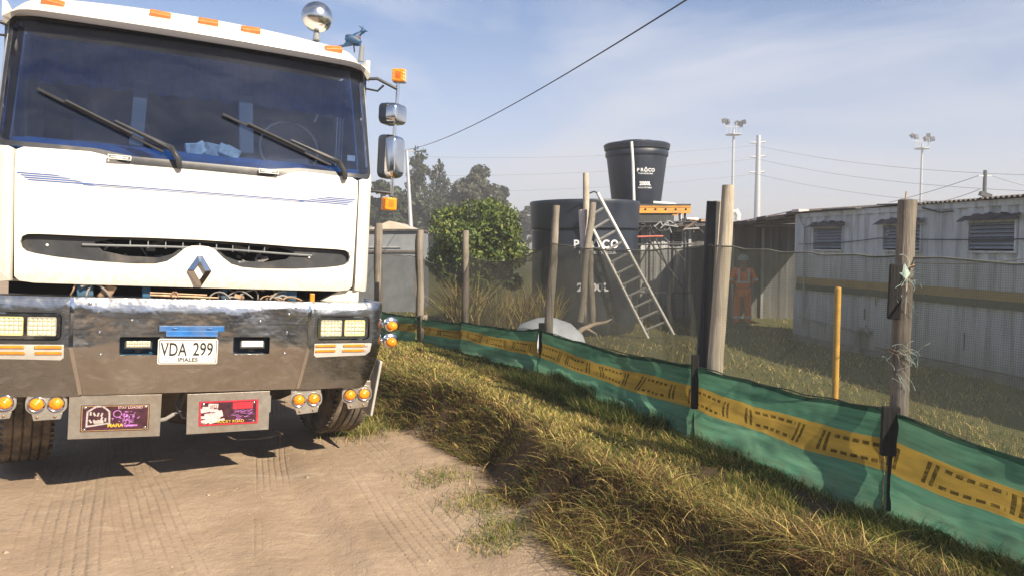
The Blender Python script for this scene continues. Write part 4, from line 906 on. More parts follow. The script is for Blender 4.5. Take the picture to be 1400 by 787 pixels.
b = MB(); text_flat(b, 'STAY LOADED', 0.080, 0.058, -0.0085, 0.021, 1.0); fin(b, T).build('panel_lettering', M['print_pink'], bp_)
b = MB(); text_flat(b, 'MAFIA', 0.0, -0.056, -0.0105, 0.030, 1.0, 0, 0.0006); fin(b, T).build('panel_lettering', M['print_yellow'], bp_)
for x in (-0.165, 0.165):
    for z in (0.06, -0.076): MB().ball((x, -0.009, z), (0.010, 0.005, 0.009), 8, T).build('panel_screw', M['chrome'], bp_, smooth=60)
fl, T, w, h = flap(-0.045, 0.462, 0.365, 0.634, -0.6)
MB().prism([(0.2515, -0.02), (0.262, -0.01), (0.262, 0.10), (0.2515, 0.11)], -0.003, 0.003, T).build('plate_tab', M['steel_plate'], fl)
bp_ = MB().prism(rrect(0, 0, pw - 0.01, ph, 0.004, 2), -0.007, -0.003, T).build('printed_panel', M['print_maroon'], fl, bevel=0.001)
b = MB(); o_, i_ = rrect(0, 0, pw - 0.012, ph - 0.004, 0.003, 3), rrect(0, 0, pw - 0.035, ph - 0.022, 0.005, 3); n = len(o_)
b.add([(x, -0.0078, z) for x, z in o_] + [(x, -0.0078, z) for x, z in i_], [(i, (i + 1) % n, n + (i + 1) % n, n + i) for i in range(n)], T)
flat(b, 0.085, 0.045, 0.125, 0.045, -0.0080, T); b.build('panel_border', M['print_red'], bp_)
b = MB(); random.seed(12)
for i in range(22): flat(b, random.uniform(-0.135, -0.055), random.uniform(-0.055, 0.055), random.uniform(0.04, 0.08), random.uniform(0.012, 0.03), -0.0081 - i * 0.00003, T, random.uniform(-.15, .3))
b.build('panel_print', M['print_pink'], bp_)
b = MB()
for i in range(30): flat(b, random.uniform(0.03, 0.14), random.uniform(-0.055, 0.015), random.uniform(0.012, 0.05), 0.0022, -0.0083 - i * 0.00003, T, random.uniform(-.5, .9))
b.build('panel_print', M['print_purple'], bp_)
b = MB(); text_flat(b, '2022', -0.095, 0.045, -0.0100, 0.028, 0.8, 0.1); fin(b, T).build('panel_lettering', M['ink_black'], bp_)
b = MB(); text_flat(b, 'ROCKY ROAD', 0.01, -0.060, -0.0105, 0.026, 1.0); fin(b, T).build('panel_lettering', M['print_yellow'], bp_)
for x in (-0.155, 0.155):
    for z in (0.062, -0.066): MB().ball((x, -0.009, z), (0.010, 0.005, 0.009), 8, T).build('panel_screw', M['chrome'], bp_, smooth=60)

# amber lamp pairs below the bumper
for s0, zc, y0 in ((-1.075, 0.600, 0.05), (-0.815, 0.588, 0.03), (0.705, 0.560, 0.03), (1.065, 0.575, 0.07)):
    T = Matrix.Translation((s0, y0, zc)) @ Matrix.Rotation(rad(-3 if s0 > 0 else 0), 4, 'Y')
    o = rrect(0, 0.008, 0.215, 0.125, 0.05, 5)
    br = MB().prism(o, -0.006, 0.0, T).prism([(-0.075, -0.05), (-0.065, -0.095), (0.075, -0.09), (0.085, -0.05)], -0.005, -0.001, T).prism([(-0.10, 0.03), (0.10, 0.03), (0.10, 0.10), (-0.10, 0.10)], -0.004, 0.0, T).build('lamp_bracket', M['steel_plate'], truck, bevel=0.002)
    for q in (-1, 1):
        R = T @ Matrix.Translation((q * 0.050, -0.006, 0.006)) @ Matrix.Rotation(rad(90), 4, 'X')
        am = MB().lathe([(0.038, 0.0), (0.037, 0.012), (0.028, 0.024), (0.012, 0.031), (0.0, 0.032)], 20, R).build('marker_lamp', M['amber'], br, smooth=60)
        MB().lathe([(0.047, 0.0), (0.047, 0.012), (0.043, 0.016), (0.038, 0.014), (0.038, 0.0)], 20, R).build('lamp_ring', M['chrome'], br, smooth=60)
    for q in (-0.045, 0.045): MB().ball((q, -0.008, -0.072), 0.009, 8, T).build('bracket_bolt', M['rust_brass'], br, smooth=60)
# side lamps at the bumper's end
for z in (1.085, 0.965):
    R = Matrix.Translation((1.245, 0.12, z)) @ Matrix.Rotation(rad(90), 4, 'Y')
    sl = MB().lathe([(0.02, -0.01), (0.022, 0.02), (0.045, 0.035), (0.05, 0.06), (0.046, 0.075)], 16, R).build('side_lamp', M['chrome'], truck, smooth=60)
    MB().ball((1.305, 0.082, z - 0.006), (0.040, 0.042, 0.036), 14).build('side_lamp_lens', M['amber'], sl, smooth=60)
    MB().lathe([(0.047, -0.004), (0.056, 0.004), (0.050, 0.012)], 16, Matrix.Translation((1.300, 0.10, z + 0.006)) @ Matrix.Rotation(rad(90), 4, 'X')).build('lamp_hood', M['chrome'], sl, smooth=60)
MB().box((1.235, 0.42, 0.60), (0.02, 0.50, 0.42), rot=(0.0, 0.14, 0)).build('step_panel', M['aluminium'], truck, bevel=0.01)

# mirrors
def mirrors(s):
    x0, y0 = s * 1.325, 0.30
    MB().tube([(x0 + 0.01 * s, y0, 2.93), (x0 + 0.012 * s, y0, 2.85), (x0, y0, 2.55), (x0, y0, 2.05)], 0.013, 10).build('mirror_pole', M['chrome'], truck, smooth=60)
    MB().tube([(s * 1.10, 0.34, 2.905), (s * 1.18, 0.31, 2.915), (x0, y0, 2.86)], 0.012, 8).tube([(s * 1.10, 0.40, 2.85), (s * 1.20, 0.36, 2.835), (s * 1.24, 0.34, 2.88)], 0.008, 6).build('mirror_arm', M['black_plastic'], truck, smooth=60)
    MB().tube([(s * 1.12, 0.34, 2.07), (s * 1.2, 0.31, 2.075), (x0, y0, 2.07)], 0.012, 8).tube([(s * 1.13, 0.34, 2.11), (s * 1.2, 0.31, 2.085)], 0.01, 6).build('mirror_arm', M['black_plastic'], truck, smooth=60)
    for zc, hh, ww in ((2.667, 0.155, 0.185), (2.345, 0.325, 0.165)):
        b = MB(); nr = 9; rings = []
        for i in range(nr):
            t = i / (nr - 1); sc = 1 - 0.30 * t ** 2.6; yy = 0.045 - 0.10 * math.sin(t * PI / 2); o = rrect(0, 0, ww * sc, hh * (1 - 0.20 * t ** 2.6), 0.045 * sc, 5)
            rings.append([(x0 + s * 0.0 + x, y0 + yy, zc + z) for x, z in o])
        n = len(rings[0]); vs = [p for r in rings for p in r]; fs = [(i * n + j, i * n + (j + 1) % n, (i + 1) * n + (j + 1) % n, (i + 1) * n + j) for i in range(nr - 1) for j in range(n)]
        fs += [tuple(range((nr - 1) * n, nr * n))]
        T = Matrix.Translation((x0, y0, zc)) @ Matrix.Rotation(rad(40 * s), 4, 'Z') @ Matrix.Translation((-x0, -y0, -zc))
        mh = b.add(vs, fs, T).build('mirror_housing', M['chrome'], truck, smooth=50)
        MB().prism(rrect(x0, zc, ww * 1.01, hh * 1.01, 0.045, 5), y0 + 0.012, y0 + 0.088, T).build('mirror_rim', M['mirror_dark'], mh, bevel=0.01)
        MB().prism(rrect(x0, zc, ww * 0.88, hh * 0.93, 0.04, 5), y0 + 0.088, y0 + 0.092, T).build('mirror_glass', M['chrome'], mh)
    for zc, sz in ((2.955, 0.10), (1.985, 0.098)):
        T = Matrix.Translation((x0 + (0.012 * s if zc > 2.5 else -0.02 * s), y0 - 0.02, zc)) @ Matrix.Rotation(rad(-30 if zc > 2.5 else 8), 4, 'Z')
        c = MB().box((0, 0.02, 0), (sz, 0.06, sz), mat=T).build('corner_lamp', M['aluminium'] if zc > 2.5 else M['amber_strip'], truck, bevel=0.012)
        b = MB().box((0, -0.02, 0), (sz * 0.96, 0.026, sz * 0.96), mat=T); c2 = b.build('corner_lamp_lens', M['amber'], c, bevel=0.010)
        b = MB()
        for q in range(6): b.box((0, -0.0345, (q - 2.5) * 0.009), (0.04, 0.003, 0.004), mat=T)
        b.build('lens_ribs', M['amber_dull'], c)
mirrors(1); mirrors(-1)
# chrome dome lamp on the roof
dl = MB().lathe([(0.0, -0.04), (0.10, -0.035), (0.113, -0.005), (0.112, 0.01), (0.100, 0.05), (0.072, 0.082), (0.035, 0.098), (0.0, 0.102)], 32, Matrix.Translation((0.765, 0.50, 3.345)) @ Matrix.Rotation(rad(90), 4, 'X') @ Matrix.Rotation(rad(0), 4, 'Y')).build('roof_lamp_dome', M['dome'], truck, smooth=50)
MB().tube([(0.765, 0.50, 3.24), (0.765, 0.49, 3.17)], [0.018, 0.028], 10).build('lamp_stem', M['tarp_grey'], truck, smooth=60)
MB().tube([(1.08, 0.42, 3.05), (1.085, 0.42, 3.17)], [0.022, 0.016], 8).build('roof_vent', M['tarp_grey'], truck, smooth=60)
# wheels
def wheel(s, zb, steer, x):
    R = 0.52; prof = []; hw = 0.155
    pts = [(0.30, -hw * 0.85), (0.40, -hw), (0.47, -hw * 0.98), (0.505, -hw * 0.86)]
    for k in range(5):
        c = -0.108 + k * 0.054; pts += [(R - 0.002, c - 0.021), (R, c - 0.019), (R, c + 0.019), (R - 0.002, c + 0.021)]
        if k < 4: pts += [(R - 0.016, c + 0.023), (R - 0.016, c + 0.031)]
    pts += [(0.505, hw * 0.86), (0.47, hw * 0.98), (0.40, hw), (0.30, hw * 0.85)]
    T = Matrix.Translation((x, 1.14, zb + R)) @ Matrix.Rotation(rad(steer), 4, 'Z') @ Matrix.Rotation(rad(90), 4, 'Y')
    wl = MB().lathe(pts, 64, T).build('tyre', M['tyre'], truck, smooth=35)
    MB().lathe([(0.0, 0.03 * s), (0.12, 0.03 * s), (0.14, 0.08 * s), (0.20, 0.07 * s), (0.27, 0.12 * s), (0.305, 0.13 * s), (0.305, -0.13 * s), (0.0, -0.10 * s)], 32, T).build('rim', M['plate_white'], wl, smooth=35)
    b = MB()
    for k in range(64):
        a = 2 * PI * k / 64
        for sd in (-1, 1): b.box((0.498 * math.cos(a), 0.498 * math.sin(a), sd * 0.140), (0.03, 0.018, 0.03), rot=(0, 0, a), mat=T)
    o = b.build('tread_lugs', M['tyre'], wl); tag(o, kind='stuff')
wheel(-1, -0.015, 10, -1.06); wheel(1, 0.075, 10, 1.11)
def rear_axle(y):
    for s in (-1, 1):
        T = Matrix.Translation((s * 0.93, y, 0.52)) @ Matrix.Rotation(rad(90), 4, 'Y')
        MB().lathe([(0.28, -0.28), (0.50, -0.30), (0.52, -0.25), (0.52, 0.25), (0.50, 0.30), (0.28, 0.28)], 40, T).build('tyre', M['tyre'], truck, smooth=35)
rear_axle(5.2); rear_axle(6.6)
# underbody
b = MB().tube([(-1.0, 1.14, 0.50), (-0.7, 1.14, 0.42), (0.7, 1.14, 0.42), (1.0, 1.14, 0.55)], 0.06, 8); b.build('front_axle', M['under'], truck, smooth=60)
MB().box((-0.42, 4.0, 0.95), (0.10, 7.6, 0.26)).build('chassis_rail', M['blue_frame'], truck); MB().box((0.42, 4.0, 0.95), (0.10, 7.6, 0.26)).build('chassis_rail', M['blue_frame'], truck)
b = MB().box((0, 1.1, 0.90), (0.65, 1.2, 0.62)); b.lathe([(0.0, -0.2), (0.34, -0.18), (0.36, 0.2), (0.0, 0.24)], 20, Matrix.Translation((-0.02, 1.1, 0.58)) @ Matrix.Rotation(rad(90), 4, 'Y')); b.build('engine', M['under'], truck, bevel=0.03)
b = MB().lathe([(0.0, -0.18), (0.16, -0.17), (0.19, 0.0), (0.16, 0.17), (0.0, 0.18)], 20, Matrix.Translation((0.06, 1.0, 0.40)) @ Matrix.Rotation(rad(90), 4, 'Y')); b.build('differential_housing', M['under'], truck, smooth=60)
MB().tube([(-0.9, 0.75, 0.50), (0.9, 0.75, 0.55)], 0.022, 8).build('steering_rod', M['under'], truck, smooth=60)
MB().box((-0.1, 0.30, 0.70), (0.5, 0.14, 0.05)).build('lower_crossmember', M['steel_plate'], truck)
MB().tube([(-0.02, 0.35, 0.66), (-0.06, 0.28, 0.56), (-0.09, 0.25, 0.47), (-0.16, 0.22, 0.43), (-0.28, 0.25, 0.40)], 0.014, 8).build('air_hose', M['hose'], truck, smooth=60)
MB().tube([(-0.06, 0.30, 0.62), (-0.10, 0.24, 0.52), (-0.06, 0.2, 0.44), (0.02, 0.26, 0.42)], 0.010, 8).build('air_hose', M['tarp_grey'], truck, smooth=60)
for s in (-1, 1):
    T = Matrix.Translation((s * 1.08, 1.14, 0.58)) @ Matrix.Rotation(rad(90), 4, 'Y')
    MB().lathe([(0.60, -0.16), (0.60, 0.16)], 20, T, a0=rad(100), a1=rad(260)).build('wheel_arch', M['rubber'], truck, smooth=60)
MB().box((0, 1.6, 1.26), (2.1, 1.4, 0.06)).build('cab_floor', M['dark'], truck)
# tipper body behind the cab
b = MB().box((0, 4.9, 1.30), (2.3, 5.7, 0.12)).box((0, 2.08, 1.95), (2.3, 0.06, 1.3)).box((0, 7.72, 1.95), (2.3, 0.06, 1.3)).box((-1.13, 4.9, 1.95), (0.05, 5.7, 1.3)).box((1.13, 4.9, 1.95), (0.05, 5.7, 1.3))
tb = b.build('tipper_body', M['roof_dark'], truck, bevel=0.01)
for k in range(7):
    for s in (-1, 1): MB().box((s * 1.175, 2.3 + k * 0.86, 1.95), (0.05, 0.09, 1.3)).build('body_rib', M['roof_dark'], tb)

# bird perched on the roof
BC_ = Matrix.LocRotScale(Vector((-2.09, 4.86, 0)), TROT, None) @ Vector((1.045, 0.45, 3.118))
bird = thing('bird', 'small dark bird with a blue head perched on the corner of the truck roof', 'bird', BC_, (0, 0, rad(15)))
b = MB(); secs = [(-0.115, 0.0, 0.006, 0.010), (-0.075, 0.012, 0.014, 0.010), (-0.045, 0.035, 0.030, 0.027), (-0.015, 0.055, 0.041, 0.040), (0.015, 0.072, 0.040, 0.043), (0.040, 0.092, 0.028, 0.032), (0.052, 0.112, 0.020, 0.022), (0.062, 0.128, 0.024, 0.023), (0.078, 0.134, 0.020, 0.019), (0.090, 0.134, 0.007, 0.007), (0.108, 0.130, 0.001, 0.001)]
k = 12; vs = []; fs = []
for x, z, wy, hz in secs:
    for j in range(k): t = 2 * PI * j / k; vs.append((x, wy * math.cos(t), z + hz * math.sin(t) + 0.03))
for i in range(len(secs) - 1):
    for j in range(k): fs.append((i * k + j, i * k + (j + 1) % k, (i + 1) * k + (j + 1) % k, (i + 1) * k + j))
b.add(vs, fs); b.build('body', M['bird_blue'], bird, smooth=80)
MB().ball((0.030, 0, 0.105), (0.024, 0.034, 0.030), 12).build('chest', M['bird_chest'], bird, smooth=80)
b = MB()
for s in (-1, 1): b.ball((-0.03, s * 0.036, 0.082), (0.065, 0.010, 0.028), 12, Matrix.Rotation(rad(18), 4, 'Y'))
b.build('wings', M['bird_blue'], bird, smooth=80)
b = MB()
for s in (-1, 1): b.tube([(0.0, s * 0.018, 0.06), (0.005, s * 0.018, 0.0)], 0.004, 5)
b.build('legs', M['ink_black'], bird)
b = MB()
for q in (-.3, 0, .3): b.tube([(0.065, 0, 0.18), (0.055 + q * 0.06, q * 0.02, 0.198)], [0.006, 0.002], 5)
b.build('crest', M['bird_blue'], bird)

# ------------------------------------------------------------------ the shade-net fence
fence = thing('fence', 'shade net fence on wooden posts with green and yellow printed cloth along its foot', 'fence', (0.3, 7.0, 0.35))
def fx(y): return float(np.interp(y, FEN_Y, FEN_X))
def sheet(name, p0, p1, top, bot, mat, nu, nv, off=0.0, wr=0.02, sag=0.0, u0=0.0, fold=0.0, seed=0, slant=0.0, droop=0.0):
    """hanging sheet between two ground points; top/bot = (z at p0, z at p1)"""
    p0 = np.array(p0, float); p1 = np.array(p1, float); Lh = np.linalg.norm(p1 - p0); t = np.linspace(0, 1, nu); v = np.linspace(0, 1, nv)
    T, V_ = np.meshgrid(t, v, indexing='ij'); d = (p1 - p0) / Lh; nrm = np.array([d[1], -d[0]])
    if nrm[0] > 0: nrm = -nrm                                    # towards the road
    zt = top[0] + (top[1] - top[0]) * T - sag * 4 * T * (1 - T) + 0.012 * (fbm(T * Lh, T * 0, 4, 3, seed) - .5) * 2; zb = bot[0] + (bot[1] - bot[0]) * T - droop * 4 * T * (1 - T)
    Z = zb + (zt - zb) * V_
    dd = off + wr * (fbm(T * Lh, V_ * 1.2 + T * Lh * slant, 2.4, 4, seed + 3) - 0.5) * 2 * (0.35 + 0.65 * np.sin(PI * T)) + fold * np.sin((V_ * 1.1 + T * slant * 2) * 9 + seed) * np.sin(PI * T) ** 0.5
    dd = dd + 0.02 * (1 - np.abs(2 * V_ - 1)) * np.sin(PI * T)
    X = p0[0] + (p1 - p0)[0] * T + nrm[0] * dd; Y = p0[1] + (p1 - p0)[1] * T + nrm[1] * dd
    co = np.stack([X.ravel(), Y.ravel(), Z.ravel()], 1) - np.array(fence.location[:])
    uv = np.stack([(u0 + T * Lh).ravel(), V_.ravel() if mat is M['cloth'] else Z.ravel()], 1)
    return mesh_np(name, co, grid_faces(nu, nv), 4, mat, uv=uv, smooth=True, parent=fence)
PG = (2.78, 1.45); PF = (1.86, 3.6); PE = (1.285, 5.0); PD = (0.32, 7.3); PC_ = (-0.565, 9.07); PB = (-1.17, 9.6); PA = (-1.86, 10.4); PZ = (-3.3, 12.1)
# (from, to, net top z pair, cloth top pair, sag net, sag cloth)
SP = [(PG, PF, (1.55, 1.545), (0.80, 0.815), 0.03, 0.09, 0.00), (PF, PE, (1.545, 1.60), (0.815, 0.80), 0.015, 0.02, 0.02), (PE, PD, (1.60, 1.625), (0.80, 0.79), 0.055, 0.035, 0.00),
      (PD, PC_, (1.60, 1.47), (0.79, 0.69), 0.11, 0.03, 0.00), (PC_, PB, (1.45, 1.42), (0.66, 0.69), 0.09, 0.01, 0.0), (PB, PA, (1.46, 1.50), (0.69, 0.72), 0.02, 0.02, 0.0), (PA, PZ, (1.50, 1.5), (0.72, 0.75), 0.03, 0.02, 0.0)]
u0 = 0.13
for k, (a, b_, nt, ct, sn, sc_, dr) in enumerate(SP):
    L_ = math.dist(a, b_); zb = (h1(*a) - 0.03, h1(*b_) - 0.03)
    sheet('net_panel', a, b_, nt, (ct[0] - 0.05, ct[1] - 0.05), M['net_dense' if k in (2, 3, 4) else 'net'], 60, 24, -0.050, 0.028, sn, 0, 0.006, 10 + k, 0.5, droop=sc_)
    sheet('cloth_panel', a, b_, ct, zb, M['cloth'], 150, 44, 0.072, 0.050, sc_, u0, 0.018, 30 + k, 0.6, droop=-0.0); u0 += L_
    # stitched hem of the net and the dark fold on top of the cloth
    for nm, zz, sg, mt, r in (('net_hem', nt, sn, M['thread'], 0.0035), ('cloth_hem', ct, sc_, M['net_dark'], 0.0045)):
        pts = []
        for i in range(15):
            t = i / 14; pts.append((a[0] + (b_[0] - a[0]) * t - 0.062, a[1] + (b_[1] - a[1]) * t - 0.02, zz[0] + (zz[1] - zz[0]) * t - sg * 4 * t * (1 - t) + 0.006 * math.sin(i * 2.1 + k)))
        if nm == 'cloth_hem': MB().tube(pts, r, 5).build(nm, mt, fence, world=True)
        if nm == 'net_hem': MB().tube([(p[0] + 0.11, p[1] + 0.04, p[2]) for p in pts], 0.005, 5).build(nm, M['net_hem'], fence, world=True)
def post(x, y, top, r0, r1, lean=(0, 0), mat='post_wood', zb=None, label=None, n=14, square=False, seed=1):
    z0 = h1(x, y) - 0.25 if zb is None else zb; random.seed(seed); pts = []; rs = []
    N = 14
    for i in range(N + 1):
        t = i / N; w = 0.0035 * math.sin(i * 0.9 + seed) * r0 / 0.05
        pts.append((x + lean[0] * t + w, y + lean[1] * t + w * 0.6, z0 + (top - z0) * t)); rs.append((r0 + (r1 - r0) * t) * random.uniform(0.95, 1.05))
    b = MB(); b.tube(pts, rs, n, rough=0.05); o = b.build('post', M[mat], fence, world=True, smooth=50)
    if label: tag(o, label)
    return o
def board(x, y, zc, w, d, h, rz, mat, tilt=(0, 0), name='board'):
    MB().box((x, y, zc), (w, d, h), rot=(tilt[0], tilt[1], rz)).build(name, M[mat], fence, world=True, bevel=0.004)
FA = math.atan2(PF[1] - PE[1], PF[0] - PE[0])
post(PF[0], PF[1], 1.815, 0.044, 0.042, (0.035, 0.03), seed=2)
post(PG[0], PG[1], 1.8, 0.05, 0.045, seed=12)
board(PF[0] - 0.045, PF[1] - 0.035, 1.38, 0.055, 0.03, 0.26, FA + 0.9, 'batten_black', (0.02, 0.02), 'batten')
board(PF[0] - 0.065, PF[1] - 0.065, 0.72, 0.078, 0.03, 0.235, FA + 1.1, 'batten_black', (0, 0.02), 'batten')
board(PF[0] - 0.055, PF[1] - 0.055, 0.50, 0.018, 0.02, 0.34, FA + 1.1, 'batten_black', (0, 0), 'batten')
board(PF[0] - 0.005, PF[1] - 0.058, 1.36, 0.010, 0.010, 0.17, FA, 'post_pale', (0, 0.03), 'stick')
MB().tube([(PF[0] + 0.02, PF[1] + 0.02, 1.80), (PF[0] + 0.025, PF[1] + 0.02, 1.855)], 0.004, 5).build('nail', M['rust_brass'], fence, world=True)
# torn net threads round the near post
random.seed(31)
for i in range(46):
    z = random.choice([1.50, 1.46, 1.36, 1.12, 1.10, 0.98]) + random.uniform(-.03, .03); p = Vector((PF[0] + random.uniform(-0.055, 0.03), PF[1] - 0.052, z)); pts = [p.copy()]
    d = Vector((random.uniform(-0.2, 1), random.uniform(-.3, .1), random.uniform(-.7, .35)))
    for k in range(random.randint(4, 9)): d = (d + Vector((random.uniform(-.6, .5), random.uniform(-.3, .3), random.uniform(-.6, .4)))).normalized(); p = p + d * 0.014; pts.append(p.copy())
    MB().tube(pts, 0.0012, 3).build('net_thread', M['thread'], fence, world=True)
b = MB(); c = Vector((PF[0] - 0.012, PF[1] - 0.055, 1.47)); b.add([c + Vector((0, 0, 0.045)), c + Vector((-0.025, 0, 0)), c + Vector((0.002, -0.012, -0.03)), c + Vector((0.028, 0, -0.005))], [(0, 1, 2), (0, 2, 3)]); b.build('net_scrap', M['thread'], fence, world=True)
for z in (1.44, 1.10, 1.085, 1.50):
    t = [(PF[0] + 0.006 + 0.052 * math.cos(q * PI / 8), PF[1] + 0.052 * math.sin(q * PI / 8), z + 0.006 * math.sin(q)) for q in range(17)]; MB().tube(t, 0.003, 4, caps=False).build('wire_tie', M['rust_brass'], fence, world=True)
# the leaning pale post with boards behind
e0 = at(976, 500, 5.0); e1 = at(994, 254, 5.0)
o = MB(); n = 10; pts = []; rs = []
for i in range(n + 1): t = i / n; pts.append((e0.x + (e1.x - e0.x) * ((0.1 + (e1.z - 0.1) * t) - e0.z) / (e1.z - e0.z) + 0.004 * math.sin(i), 4.96, 0.1 + (e1.z - 0.1) * t)); rs.append(0.062 - 0.022 * t)
o.tube(pts, rs, 12, rough=0.05); tag(o.build('post', M['post_pale'], fence, world=True, smooth=50), 'leaning pale round timber post')
p = at(967, 275, 5.06); board(p.x, 5.07, (p.z + 0.2) / 2, 0.088, 0.025, p.z - 0.2, 0.15, 'board_dark', (0, 0.055))
p = at(981, 275, 5.12); MB().tube([(p.x - 0.03, 5.14, 0.2), (p.x, 5.12, p.z)], [0.030, 0.028], 10).build('post', M['post_pale'], fence, world=True, smooth=50)
p = at(990, 277, 5.16); board(p.x - 0.02, 5.16, (p.z + 0.2) / 2, 0.045, 0.02, p.z - 0.2, 0.1, 'board_dark', (0, 0.03))
board(PE[0] - 0.075, PE[1] - 0.055, 0.70, 0.045, 0.03, 0.36, FA + 1.2, 'batten_black', (0, 0), 'batten')
board(PE[0] - 0.065, PE[1] - 0.052, 0.80, 0.03, 0.02, 0.10, FA + 1.2, 'post_pale', (0, 0), 'batten')
# third post
d1 = at(761, 281, 7.3); post(PD[0] - 0.01, PD[1], d1.z, 0.050, 0.036, (d1.x - PD[0] + 0.01, 0.0), seed=5)
board(PD[0] - 0.035, PD[1] - 0.075, 0.72, 0.052, 0.03, 0.27, 0.2, 'batten_black', (0, 0.0), 'batten'); board(PD[0] - 0.04, PD[1] - 0.07, 0.46, 0.022, 0.02, 0.32, 0.2, 'batten_black', name='batten')
board(PD[0] + 0.05, PD[1] - 0.065, 0.60, 0.03, 0.015, 0.14, 0.2, 'post_pale', name='batten')
post(PC_[0], PC_[1], 1.775, 0.044, 0.040, (0.01, 0), seed=6); board(PC_[0] - 0.03, PC_[1] - 0.06, 0.66, 0.02, 0.02, 0.34, 0.3, 'batten_black', name='batten')
post(PB[0], PB[1], 1.79, 0.050, 0.046, (0.0, 0), seed=7); board(PB[0] - 0.055, PB[1] + 0.01, 1.2, 0.02, 0.04, 1.05, 0.2, 'post_wood', name='batten')
MB().tube([(PB[0] + 0.06, PB[1] - 0.085, h1(PB[0] + 0.06, PB[1] - 0.085) - 0.1), (PB[0] + 0.05, PB[1] - 0.085, 0.72)], [0.06, 0.055], 10, rough=0.08).build('post', M['post_wood'], fence, world=True, smooth=50)
post(PA[0], PA[1], 1.9, 0.06, 0.055, (0.02, 0), seed=8); post(PZ[0], PZ[1], 1.85, 0.05, 0.045, seed=9)

# slim yellow post inside the field
yp = at(1145, 395, 4.9); g = h1(yp.x, 4.9)
t_ = thing('marker_post', 'slim yellow painted post standing in the grass behind the net', 'post', (yp.x, 4.9, g))
MB().tube([(0, 0, -0.1), (0.004, 0, yp.z - g)], [0.021, 0.020], 10, rough=0.04).build('shaft', M['yellow_post'], t_, smooth=50); MB().lathe([(0.0, 0.0), (0.021, 0), (0.018, 0.012), (0, 0.016)], 10, Matrix.Translation((0.004, 0, yp.z - g))).build('cap', M['yellow_post'], t_)

# ------------------------------------------------------------------ container building on the right
W0 = Vector((7.07, 10.4, 0)); WD = Vector((-0.2085, 0.978, 0)).normalized(); WN = Vector((-0.978, -0.2085, 0)).normalized()   # along, outward
def wp(t, z, out=0.0): return W0 + WD * t + WN * out + Vector((0, 0, z))
cont = thing('container_building', 'pale blue grey corrugated container building with louvred windows behind the net', 'building', wp(0, -0.40))
def corr(t0, t1, z0, z1, holes=(), per=0.30, dep=0.032, out=0.0, fn=None):
    """trapezoid corrugated sheet with rectangular openings (t0, t1, z0, z1)"""
    ts = []; q = math.floor(t0 / per) * per
    while q < t1 + per:
        for f, d in ((0.0, 0), (0.36, 0), (0.5, 1), (0.86, 1), (1.0, 0)):
            ts.append((q + f * per, d * dep))
        q += per
    ts = [(a, d) for a, d in ts if t0 <= a <= t1]
    def dep_at(a):
        f = (a / per) % 1.0; return dep * (0 if f < 0.36 else (f - .36) / .14 if f < .5 else 1 if f < .86 else (1 - f) / .14)
    for h in holes: ts += [(h[0], dep_at(h[0])), (h[1], dep_at(h[1]))]
    ts += [(t0, dep_at(t0)), (t1, dep_at(t1))]; ts = sorted(set((round(a, 4), round(d, 4)) for a, d in ts))
    zs = sorted(set([z0, z1] + [z for h in holes for z in h[2:]])); b = MB()
    for (a, da), (c, dc) in zip(ts[:-1], ts[1:]):
        if c - a < 1e-3: continue
        for za, zb in zip(zs[:-1], zs[1:]):
            if any(h[0] - 1e-3 <= a and c <= h[1] + 1e-3 and h[2] <= za and zb <= h[3] for h in holes): continue
            b.add([fn(a, za, out - da), fn(c, za, out - dc), fn(c, zb, out - dc), fn(a, zb, out - da)], [(0, 1, 2, 3)])
    return b
WINS = [(4.39, 0.90), (2.38, 0.87), (0.55, 0.80), (-1.35, 0.85), (-3.2, 0.85)]
holes = [(c - w / 2, c + w / 2, 1.515, 1.93) for c, w in WINS]
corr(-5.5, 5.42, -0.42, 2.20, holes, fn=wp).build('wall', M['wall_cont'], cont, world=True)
b = MB()
def quadbox(b, t0, t1, z0, z1, o0, o1):
    vs = [wp(t, z, o) for z in (z0, z1) for o in (o0, o1) for t in (t0, t1)]
    b.add(vs, [(0, 1, 3, 2), (4, 6, 7, 5), (0, 4, 5, 1), (2, 3, 7, 6), (0, 2, 6, 4), (1, 5, 7, 3)]); return b
quadbox(MB(), 5.42, 5.50, -0.42, 2.24, -2.4, 0.012).build('end_wall', M['wall_cont'], cont, world=True)
quadbox(MB(), -5.5, 5.42, -0.42, 2.20, -2.45, -2.40).build('rear_wall', M['wall_cont'], cont, world=True)
quadbox(quadbox(MB(), -5.5, 5.50, 2.16, 2.235, 0.004, 0.016), -5.5, 5.50, 2.235, 2.25, -2.4, 0.03).build('eaves_rail', M['wall_cont'], cont, world=True)
quadbox(MB(), -5.5, 5.46, -0.45, -0.26, 0.002, 0.03).build('sill_rail', M['concrete'], cont, world=True)
quadbox(MB(), -5.5, 5.40, 0.805, 0.945, 0.005, 0.018).build('painted_band', M['ochre'], cont, world=True)
quadbox(MB(), -5.5, 5.40, 0.69, 0.800, 0.006, 0.030).build('net_strip', M['net_dark'], cont, world=True)
